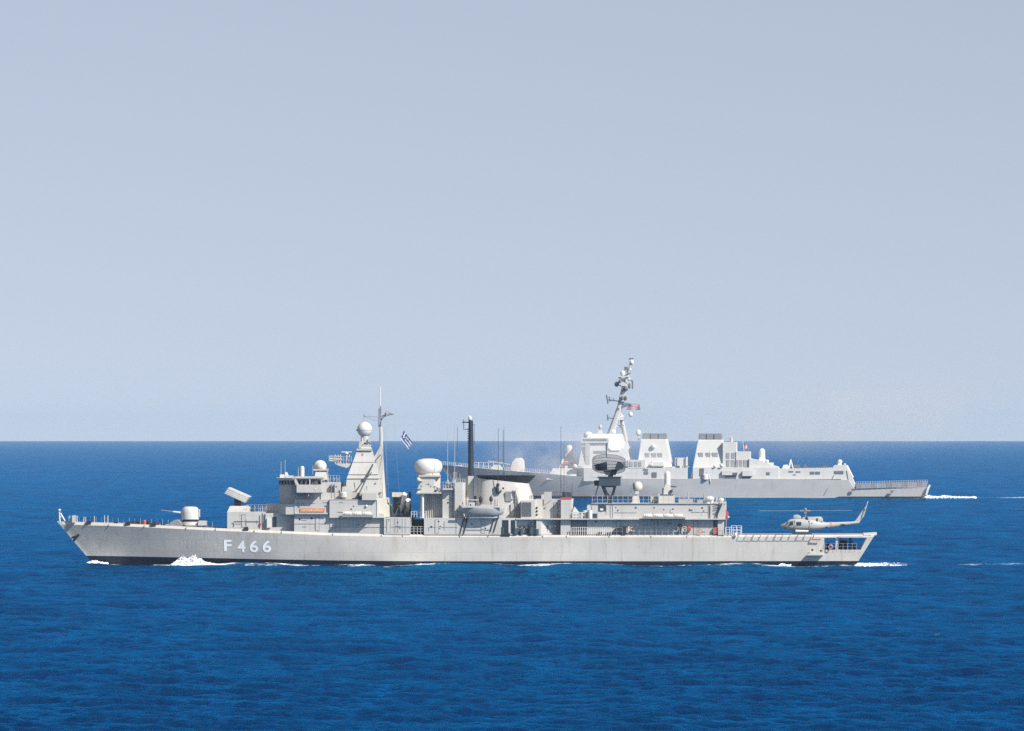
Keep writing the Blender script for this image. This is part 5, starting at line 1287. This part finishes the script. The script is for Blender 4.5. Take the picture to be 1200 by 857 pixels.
# ================================================================== SAILORS on the quarterdeck
def person(loc, rz, lean, label, arm):
    root_m = FA.matrix() @ Matrix.Translation(loc) @ Matrix.Rotation(rz, 4, 'Z')
    J = dict(pel=(0, 0, .95), sp=(0, .01, 1.15), ch=(0, lean * .4, 1.38), nk=(0, lean * .6, 1.52), hd=(0, lean * .7 - .02, 1.62), ht=(0, lean * .7 - .02, 1.72),
             hl=(.1, 0, .92), kl=(.13, -.03, .5), al=(.13, .02, .1), tl=(.14, -.15, .04), hr=(-.1, 0, .92), kr=(-.12, -.02, .5), ar=(-.14, .03, .1), tr=(-.15, -.14, .04),
             sl=(.19, lean * .45, 1.42), el=(.27, lean * .3, 1.15), wl=(.24, -.14 + lean * .2, .95 + arm), sr=(-.19, lean * .45, 1.42), er=(-.28, lean * .3, 1.16), wr=(-.24, -.18, .98))
    rad = dict(pel=.15, sp=.14, ch=.165, nk=.06, hd=.098, ht=.09, hl=.1, kl=.07, al=.05, tl=.045, hr=.1, kr=.07, ar=.05, tr=.045, sl=.075, el=.052, wl=.04, sr=.075, er=.052, wr=.04)
    E = [('pel', 'sp'), ('sp', 'ch'), ('ch', 'nk'), ('nk', 'hd'), ('hd', 'ht'), ('pel', 'hl'), ('hl', 'kl'), ('kl', 'al'), ('al', 'tl'), ('pel', 'hr'), ('hr', 'kr'), ('kr', 'ar'), ('ar', 'tr'), ('ch', 'sl'), ('sl', 'el'), ('el', 'wl'), ('ch', 'sr'), ('sr', 'er'), ('er', 'wr')]
    # hands: palm, four fingers and a thumb
    for sd in 'lr':
        w = Vector(J['w' + sd]); e_ = Vector(J['e' + sd]); d = (w - e_).normalized(); side = d.cross(Vector((0, 1, 0))).normalized()
        pn = 'p' + sd; J[pn] = tuple(w + d * .07); rad[pn] = .032; E.append(('w' + sd, pn))
        for k, ln in enumerate((.065, .08, .085, .07)):
            a = f'f{sd}{k}'; b = f'g{sd}{k}'
            J[a] = tuple(w + d * (.09 + ln * .4) + side * ((k - 1.5) * .02)); J[b] = tuple(w + d * (.09 + ln) + side * ((k - 1.5) * .023) + Vector((0, -.02, 0)))
            rad[a] = .009; rad[b] = .008; E += [(pn, a), (a, b)]
        J['t' + sd + 'h'] = tuple(w + d * .06 + side * -.05 + Vector((0, -.02, 0))); rad['t' + sd + 'h'] = .011; E.append((pn, 't' + sd + 'h'))
    keys = list(J); me = bpy.data.meshes.new("person")
    me.from_pydata([J[k] for k in keys], [(keys.index(a), keys.index(b)) for a, b in E], [])
    ob = bpy.data.objects.new("person", me); col.objects.link(ob)
    sk = ob.modifiers.new("skin", 'SKIN'); ss = ob.modifiers.new("sub", 'SUBSURF'); ss.levels = 1; ss.render_levels = 1
    for i, k in enumerate(keys):
        me.skin_vertices[0].data[i].radius = (rad[k], rad[k]); me.skin_vertices[0].data[i].use_root = (k == 'pel')
    dg = bpy.context.evaluated_depsgraph_get(); dg.update()
    m2 = bpy.data.meshes.new_from_object(ob.evaluated_get(dg)); ob.modifiers.clear(); ob.data = m2; bpy.data.meshes.remove(me)
    m2.materials.clear(); m2.materials.append(M['cloth']); m2.materials.append(M['skin'])
    for p in m2.polygons:
        c_ = p.center
        p.use_smooth = True
        if c_.z > 1.53 or (abs(c_.x) > .2 and c_.z < 1.0 + arm and c_.y < -.15): p.material_index = 1
    ob.matrix_world = root_m
    # face and cap
    hb = bmesh.new(); hy = lean * .7 - .02
    def eb(c, r, sc):
        q = bmesh.ops.create_icosphere(hb, subdivisions=2, radius=r, matrix=Matrix.Translation(c) @ Matrix.Diagonal((*sc, 1)))
    eb((0, hy - .105, 1.655), .018, (1, 1, 1.3)); eb((.1, hy, 1.65), .02, (.5, 1, 1.3)); eb((-.1, hy, 1.65), .02, (.5, 1, 1.3))
    fm = bpy.data.meshes.new("face"); hb.to_mesh(fm); hb.free(); fm.materials.append(M['skin']); fo = bpy.data.objects.new("face", fm); col.objects.link(fo); fo.parent = ob
    hb = bmesh.new(); eb((0, hy, 1.74), .115, (1, 1, .6)); eb((0, hy - .11, 1.72), .06, (1.2, 1.0, .2)); eb((.035, hy - .1, 1.675), .011, (1, .6, 1)); eb((-.035, hy - .1, 1.675), .011, (1, .6, 1))
    fm = bpy.data.meshes.new("cap"); hb.to_mesh(fm); hb.free(); fm.materials.append(M['cloth']); fo = bpy.data.objects.new("cap", fm); col.objects.link(fo); fo.parent = ob
    tag(ob, label, "person", "sailors on the open quarterdeck")
x_, _z = FA.at(997.3, 640, -4.6); person((x_, -4.6, ZQ - .02), R(10), -.06, "sailor in dark clothes by the rail in the wide stern opening", .12)
x_, _z = FA.at(984.9, 640, -4.4); person((x_, -4.4, ZQ - .02), R(75), .0, "sailor in dark clothes beside the pillar between the two stern openings", .0)

# ================================================================== HELICOPTER
hx, hz = FA.at(944, 625.6, -1.0); HO = Vector((hx, -1.0, topz(hx) - .03))
heli = FA.empty("helicopter", HO); tag(heli, "pale grey two bladed helicopter over the flight deck at the stern", "helicopter")
def h_(): return MB(FA, HO)
def heli_body():
    # cross sections (px, top row, bottom row, half width)
    S = [(914.4, 615.6, 616.6, .08), (916.5, 614.4, 618.0, .42), (919.5, 613.3, 619.6, .75), (922.5, 611.2, 620.8, 1.02), (925, 609.0, 621.4, 1.15), (928, 607.9, 621.8, 1.22), (934, 607.6, 622.0, 1.28), (944, 607.8, 622.0, 1.3), (952, 608.4, 621.8, 1.25), (958, 609.4, 621.0, 1.05), (963, 611.2, 620.0, .75), (968, 612.2, 619.2, .52), (980, 612.0, 617.6, .40), (992, 611.6, 615.6, .30), (1002, 611.2, 614.0, .22), (1007.5, 611.0, 613.0, .12)]
    m = h_(); rings = []
    n = 20
    for px, t, b, w in S:
        x, zt = FA.at(px, t, HO.y); _, zb = FA.at(px, b, HO.y); c = (zt + zb) / 2; h = (zt - zb) / 2
        r = []
        for i in range(n):
            a = 2 * math.pi * i / n
            uy = math.copysign(abs(math.cos(a)) ** .75, math.cos(a)); uz = math.copysign(abs(math.sin(a)) ** .8, math.sin(a))
            r.append(m.bm.verts.new((x, HO.y + w * uy, c + h * uz)))
        rings.append(r)
    for a, b in zip(rings, rings[1:]):
        for i in range(n): m.face([a[i], a[(i + 1) % n], b[(i + 1) % n], b[i]])
    m.face(rings[0]); m.face(rings[-1][::-1])
    return m.build("fuselage", M['heli'], heli, smooth=True)
fus = heli_body()
m = h_(); m.poly([(999.5, 612), (1003, 609.5), (1013.4, 594.2), (1015.8, 594.0), (1011.4, 606.2), (1006.2, 613.4)], HO.y - .12, HO.y + .12); m.build("tail_fin", M['heli'], heli, bevel=.04)
m = h_(); m.box(986, 991.5, 613.6, 614.4, HO.y - 1.4, HO.y + 1.4); m.build("stabiliser", M['heli'], heli)
m = h_(); m.poly([(938.8, 608.8), (941, 606.2), (962.2, 605.6), (964.4, 608.2), (964.6, 612.2), (939, 611)], HO.y - .75, HO.y + .75); m.build("engine_cowling", M['heli'], heli, bevel=.16, smooth=True)
m = h_(); m.poly([(929.8, 608.4), (929.6, 603.8), (935, 603.4), (938.6, 605.2), (938.8, 608.4)], HO.y - .7, HO.y + .7); m.build("radar_fairing", M['heli'], heli, bevel=.15, smooth=True)
def hwin(pts, nm, y=-1.235):
    m = h_(); m.poly(pts, HO.y + y - .08, HO.y + y + .3); m.build(nm, M['glass'], heli)
hwin([(924.9, 615.6), (926.2, 611.4), (929.2, 610.4), (929.7, 615.4)], "window", -1.17)
hwin([(933.5, 616), (933.5, 611.8), (936.0, 611.8), (936.0, 616)], "window"); hwin([(936.4, 616), (936.4, 611.8), (939.0, 611.8), (939.0, 615.8)], "window")
m = h_(); m.poly([(921.6, 614.0), (923.4, 611.2), (924.4, 612.4), (923.2, 614.8)], HO.y - 1.02, HO.y + 1.02); m.build("windscreen", M['glass'], heli)
m = h_(); m.box(931.3, 931.6, 609.6, 621, HO.y - 1.27, HO.y - 1.1); m.box(948.5, 948.8, 609.6, 621, HO.y - 1.32, HO.y - 1.1); m.box(948.8, 951.6, 618.5, 618.9, HO.y - 1.3, HO.y - 1.1); m.ball(951.5, 613.2, HO.y - 1.28, .07); m.ball(951.5, 618.3, HO.y - 1.25, .07); m.build("door_seam", M['mid'], heli)
m = h_(); m.rod(945, 605.6, HO.y - .8, 946.6, 609.2, HO.y - .9, .14); m.rod(957.8, 607.6, HO.y - .75, 957.8, 611, HO.y - .85, .12); m.ball(968.6, 618.2, HO.y - .5, .16); m.poly([(986, 616.8), (988, 615.6), (990.4, 615.6), (989, 616.6)], HO.y - .4, HO.y + .4); m.poly([(918.6, 618.6), (921.6, 618.4), (921.6, 620.2), (919.6, 619.8)], HO.y - .7, HO.y + .7); m.build("exhaust", M['dark'], heli)
m = h_(); m.ball(974.2, 614.6, HO.y - .43, .3, .06, .3); m.build("roundel", M['roundel'], heli)
for s_ in (-1, 1):
    m = h_(); y = HO.y + s_ * 1.3; m.rod(928.6, 625.0, y, 951.6, 625.0, y, .07); m.rod(928.6, 625.0, y, 926.6, 624.0, y, .07); m.rod(934, 621, HO.y + s_ * .6, 934, 625, y, .06); m.rod(946, 621, HO.y + s_ * .6, 946, 625, y, .06); m.build("landing_skid", M['dark'], heli)
    m = h_(); m.rod(932.4, 622.6, y, 947.4, 622.8, y, .22, .18, 12); m.build("float_bag", M['white'], heli, smooth=True)
m = h_(); m.rod(943.9, 598.6, HO.y, 943.9, 608, HO.y, .1); m.rod(937.6, 599.0, HO.y, 950, 599.0, HO.y, .14); m.ball(943.9, 597.4, HO.y, .2, .2, .3); m.box(942.4, 945.6, 600.5, 602, HO.y - .2, HO.y + .2)
hub = m.build("rotor_mast", M['mid'], heli)
for s_ in (-1, 1):
    m = h_(); c = m.P(943.9, 598.7, HO.y)
    pr = [(.9 * s_, -.12), (7.3 * s_, -.2), (7.3 * s_, .2), (.9 * s_, .2)]
    m.prism([(c.x + x, HO.y + y + x * .36, c.z + abs(x) * .004 - .02) for x, y in pr], [(c.x + x, HO.y + y + x * .36, c.z + abs(x) * .004 + .02) for x, y in pr]); m.build("rotor_blade", M['mid'], hub)
c = h_().P(1014.4, 596.6, HO.y - .35)
m = h_(); m.rodm((c.x, HO.y - .1, c.z), (c.x, HO.y - .5, c.z), .07); m.rodm((c.x - .35, HO.y - .42, c.z - 1.2), (c.x + .35, HO.y - .42, c.z + 1.2), .07); m.build("tail_rotor", M['grey'], heli)

# ================================================================== FOAM
def splash(name, frame, hump, y0, label, n, seed, grain=1.0, deep=1.0):
    """thrown white water: a heap of ragged clots and droplets; hump = [(px, height m)]"""
    rg = random.Random(seed); bm = bmesh.new()
    ox = frame.at(hump[0][0], 660, y0)[0]
    for k in range(n):
        px = rg.uniform(hump[0][0], hump[-1][0]); H = interp(hump, px)
        h = H * rg.random() ** 1.6; x = frame.at(px, 660, y0)[0] - ox; y = -rg.uniform(-.2, 1.9) * (1 - .5 * h / 2) * deep
        r = grain * rg.uniform(.035, .15) * (1.5 - 1.0 * h / max(H, .3))
        if rg.random() < .35: r *= .45; h *= 1.18
        q = bmesh.ops.create_icosphere(bm, subdivisions=1, radius=1, matrix=Matrix.Translation((x, y, h - .05)) @ Matrix.Rotation(rg.uniform(-.6, .6), 4, 'Y') @ Matrix.Diagonal((r * rg.uniform(1, 2.4), r * 1.2, r * rg.uniform(.6, 1.1), 1)))
        for v in q['verts']: v.co += Vector((rg.uniform(-1, 1), rg.uniform(-1, 1), rg.uniform(-1, 1))) * r * .35
    me = bpy.data.meshes.new(name); bm.to_mesh(me); bm.free(); me.materials.append(foam_m)
    me.polygons.foreach_set("use_smooth", np.ones(len(me.polygons), bool))
    o = bpy.data.objects.new(name, me); col.objects.link(o); o.matrix_world = frame.matrix() @ Matrix.Translation((ox, y0, 0))
    tag(o, label, "splash", kind='stuff'); return o
foam_m = paint('white_water', (.74, .77, .79), .7, .08)
splash("splash", FA, [(203, .1), (208, .75), (213, 1.15), (216, 1.3), (221, .95), (226, 1.45), (229, 1.5), (232, 1.0), (236, .95), (240, .5), (246, .35), (252, .05)], -6.6, "white bow wave breaking beside the hull ahead of the ship's number", 2600, 3)
splash("splash", FA, [(103, .25), (108, .5), (112, .55), (118, .3), (126, .12)], -1.2, "small white splash at the foot of the bow stem", 500, 5)
splash("splash", FA, [(913, .1), (916, .5), (920, .25), (925, .08)], -9.4, "little white wave crest beside the hull below the helicopter", 220, 6)

splash("splash", FD, [(1083, .4), (1086, .95), (1092, .6), (1099, .4), (1106, .8), (1114, .6), (1122, .3), (1130, .3), (1143, .02)], 0, "white churned wake right behind the far ship's stern", 900, 8, 2.1, 7)
splash("splash", FA, [(1002, .25), (1008, .12), (1018, .30), (1026, .16), (1036, .38), (1044, .12), (1053, .22), (1067, .01)], 0, "white wake just behind the transom of the frigate", 750, 10, .85, 6)

def gauss_line(X, Y, pts, width, amp, frame):
    """soft band along a polyline given in ship metres"""
    c, s = frame.c, frame.sn
    dx, dy = X - frame.cx, Y - frame.cy
    lx = dx * c - dy * s; ly = dx * s + dy * c
    out = np.zeros_like(X)
    for (x0, y0), (x1, y1) in zip(pts, pts[1:]):
        vx, vy = x1 - x0, y1 - y0; L2 = vx * vx + vy * vy
        t = np.clip(((lx - x0) * vx + (ly - y0) * vy) / L2, 0, 1)
        d2 = (lx - x0 - t * vx) ** 2 + (ly - y0 - t * vy) ** 2
        out = np.maximum(out, amp * np.exp(-d2 / (2 * width * width)))
    return out
def foam_fields(X, Y, foam):
    def fx(px, y=-7): return FA.at(px, 660, y)[0]
    L = [  # px0, px1, lateral offset from the hull side, width, strength
        (100, 128, -2.0, 1.6, .62), (183, 206, -8.0, 1.3, .60), (206, 256, -9.0, 2.2, .72), (268, 284, -10, 1.0, .5), (296, 322, -13, 1.2, .56), (322, 352, -9.5, 1.5, .60), (355, 372, -9.5, 1.0, .54),
        (404, 432, -10, 1.4, .55), (424, 452, -14, 1.6, .6), (470, 520, -9, 1.6, .64), (478, 506, -13, 1.4, .58), (520, 540, -11, 1.2, .50), (585, 600, -9.5, 1.0, .5), (622, 642, -13, 1.8, .62), (636, 668, -9.5, 1.2, .6),
        (668, 720, -9.5, 1.6, .50), (718, 728, -10, 1.0, .6), (745, 850, -10, 1.4, .46), (850, 866, -9.6, 1.0, .58), (878, 890, -9, .9, .56), (906, 926, -13, 1.6, .62), (930, 1003, -10, 1.4, .50)]
    for a, b, y, w, s_ in L:
        np.maximum(foam, gauss_line(X, Y, [(fx(a), y + 1.0), (fx(b), y)], w * 1.35, s_ + .1, FA), out=foam)
    for a, b, y0, y1, w, s_ in ((1001, 1066, -3, 1, 5.5, .70), (1003, 1040, -9, -8, 2.5, .62), (1078, 1128, 0, 2, 5, .64), (1090, 1118, -16, -18, 3.0, .62), (1136, 1182, -2, 0, 4, .62), (1003, 1200, 0, 4, 9, .46)):
        np.maximum(foam, gauss_line(X, Y, [(fx(a, 0), y0), (fx(b, 0), y1)], w, s_, FA), out=foam)
    def dx_(px): return FD.at(px, 583, 0)[0]
    for a, b, y0, y1, w, s_ in ((1085, 1100, 0, 1, 11, .82), (1100, 1141, 2, 4, 8, .70), (1172, 1215, 6, 10, 9, .66), (845, 905, -12, -12, 2.5, .5)):
        np.maximum(foam, gauss_line(X, Y, [(dx_(a), y0), (dx_(b), y1)], w, s_, FD), out=foam)
    # the few breaking crests seen on open water (columns and rows of the photograph turned into places on the sea)
    for px, py, w, s_ in ((148, 579, 2.6, .62), (398, 821, .35, .62), (870, 689, .6, .58), (983, 706, .5, .58), (1100, 744, .45, .6), (263, 697, .6, .56), (192, 543, 5, .55), (1036, 554, 6, .55), (305, 543, 5, .55), (2, 616, 2, .6), (376, 592, 2, .55)):
        D = FPX * CAM_H / (py - LEVEL); x = (px - 600) / FPX * D
        np.maximum(foam, s_ * np.exp(-((X - x) ** 2 / (2 * (w * 1.6) ** 2) + (Y - D) ** 2 / (2 * (w * 1.3) ** 2))), out=foam)
build_sea()

# ================================================================== HAZE
def box_obj(name, x0, x1, y0, y1, z0, z1, mat):
    me = bpy.data.meshes.new(name)
    v = [(x, y, z) for z in (z0, z1) for y in (y0, y1) for x in (x0, x1)]
    me.from_pydata(v, [], [(0, 2, 3, 1), (4, 5, 7, 6), (0, 1, 5, 4), (2, 6, 7, 3), (0, 4, 6, 2), (1, 3, 7, 5)])
    me.materials.append(mat); o = bpy.data.objects.new(name, me); col.objects.link(o); return o
hm = bpy.data.materials.new("haze_air"); hm.use_nodes = True; ht = hm.node_tree
ht.nodes.remove(ht.nodes["Principled BSDF"])
hv = ht.nodes.new("ShaderNodeVolumePrincipled"); hv.inputs["Density"].default_value = HAZE_D; hv.inputs["Color"].default_value = HAZE_C
ht.links.new(hv.outputs[0], ht.nodes["Material Output"].inputs["Volume"])
hzo = box_obj("haze", -18100, 18100, -18100, 18100, -26.5, 60, hm)
tag(hzo, "pale blue sea haze fading the far ship and the horizon", "haze", kind='stuff')

# ================================================================== EXHAUST
def smoke(name, frame, puffs, dens, colr, ns, label):
    """thin gas plume: a few large ellipsoids in one mesh whose density thins to nothing at their skins and is torn by noise"""
    for i, (px, py, y, a, b, c, tilt) in enumerate(puffs):
        mt = bpy.data.materials.new(name + "_gas"); mt.use_nodes = True; t = mt.node_tree; N, L = t.nodes, t.links; N.remove(N["Principled BSDF"])
        v = N.new("ShaderNodeVolumePrincipled"); v.inputs["Color"].default_value = colr
        tc = N.new("ShaderNodeTexCoord"); mp = N.new("ShaderNodeMapping"); mp.inputs["Scale"].default_value = (1 / a, 1 / c, 1 / b); L.new(tc.outputs["Object"], mp.inputs["Vector"])
        ln = N.new("ShaderNodeVectorMath"); ln.operation = 'LENGTH'; L.new(mp.outputs[0], ln.inputs[0])
        fall = N.new("ShaderNodeMapRange"); fall.interpolation_type = 'SMOOTHSTEP'; fall.inputs["From Min"].default_value = 1.0; fall.inputs["From Max"].default_value = .1; L.new(ln.outputs["Value"], fall.inputs["Value"])
        no = N.new("ShaderNodeTexNoise"); no.inputs["Scale"].default_value = ns; no.inputs["Detail"].default_value = 3; L.new(tc.outputs["Object"], no.inputs["Vector"])
        nr = N.new("ShaderNodeMapRange"); nr.inputs["From Min"].default_value = .38; nr.inputs["From Max"].default_value = .62; L.new(no.outputs["Fac"], nr.inputs["Value"])
        mu = N.new("ShaderNodeMath"); mu.operation = 'MULTIPLY'; L.new(fall.outputs["Result"], mu.inputs[0]); L.new(nr.outputs["Result"], mu.inputs[1])
        m2 = N.new("ShaderNodeMath"); m2.operation = 'MULTIPLY'; L.new(mu.outputs[0], m2.inputs[0]); m2.inputs[1].default_value = dens; L.new(m2.outputs[0], v.inputs["Density"])
        L.new(v.outputs[0], N["Material Output"].inputs["Volume"])
        o_ = MB(frame).P(px, py, y); m = MB(frame, o_); m.ell(o_, a, c, b, 28, 18)
        o = m.build(name, mt, None, smooth=True, split=False)
        o.matrix_world = frame.matrix() @ Matrix.Translation(o_) @ Matrix.Rotation(R(-tilt), 4, 'Y')
        tag(o, label[i], "smoke", kind='stuff')
smoke("smoke", FA, [(672, 539, 14, 22, 6.6, 9, 4)], .11, (.85, .84, .82, 1), .22, ["thin hot exhaust haze drifting aft from the black topped funnel"])
smoke("smoke", FD, [(975, 492, 30, 66, 16, 30, 4)], .019, (.80, .76, .72, 1), .045, ["faint brownish smoke trailing aft above the far ship's stern"])
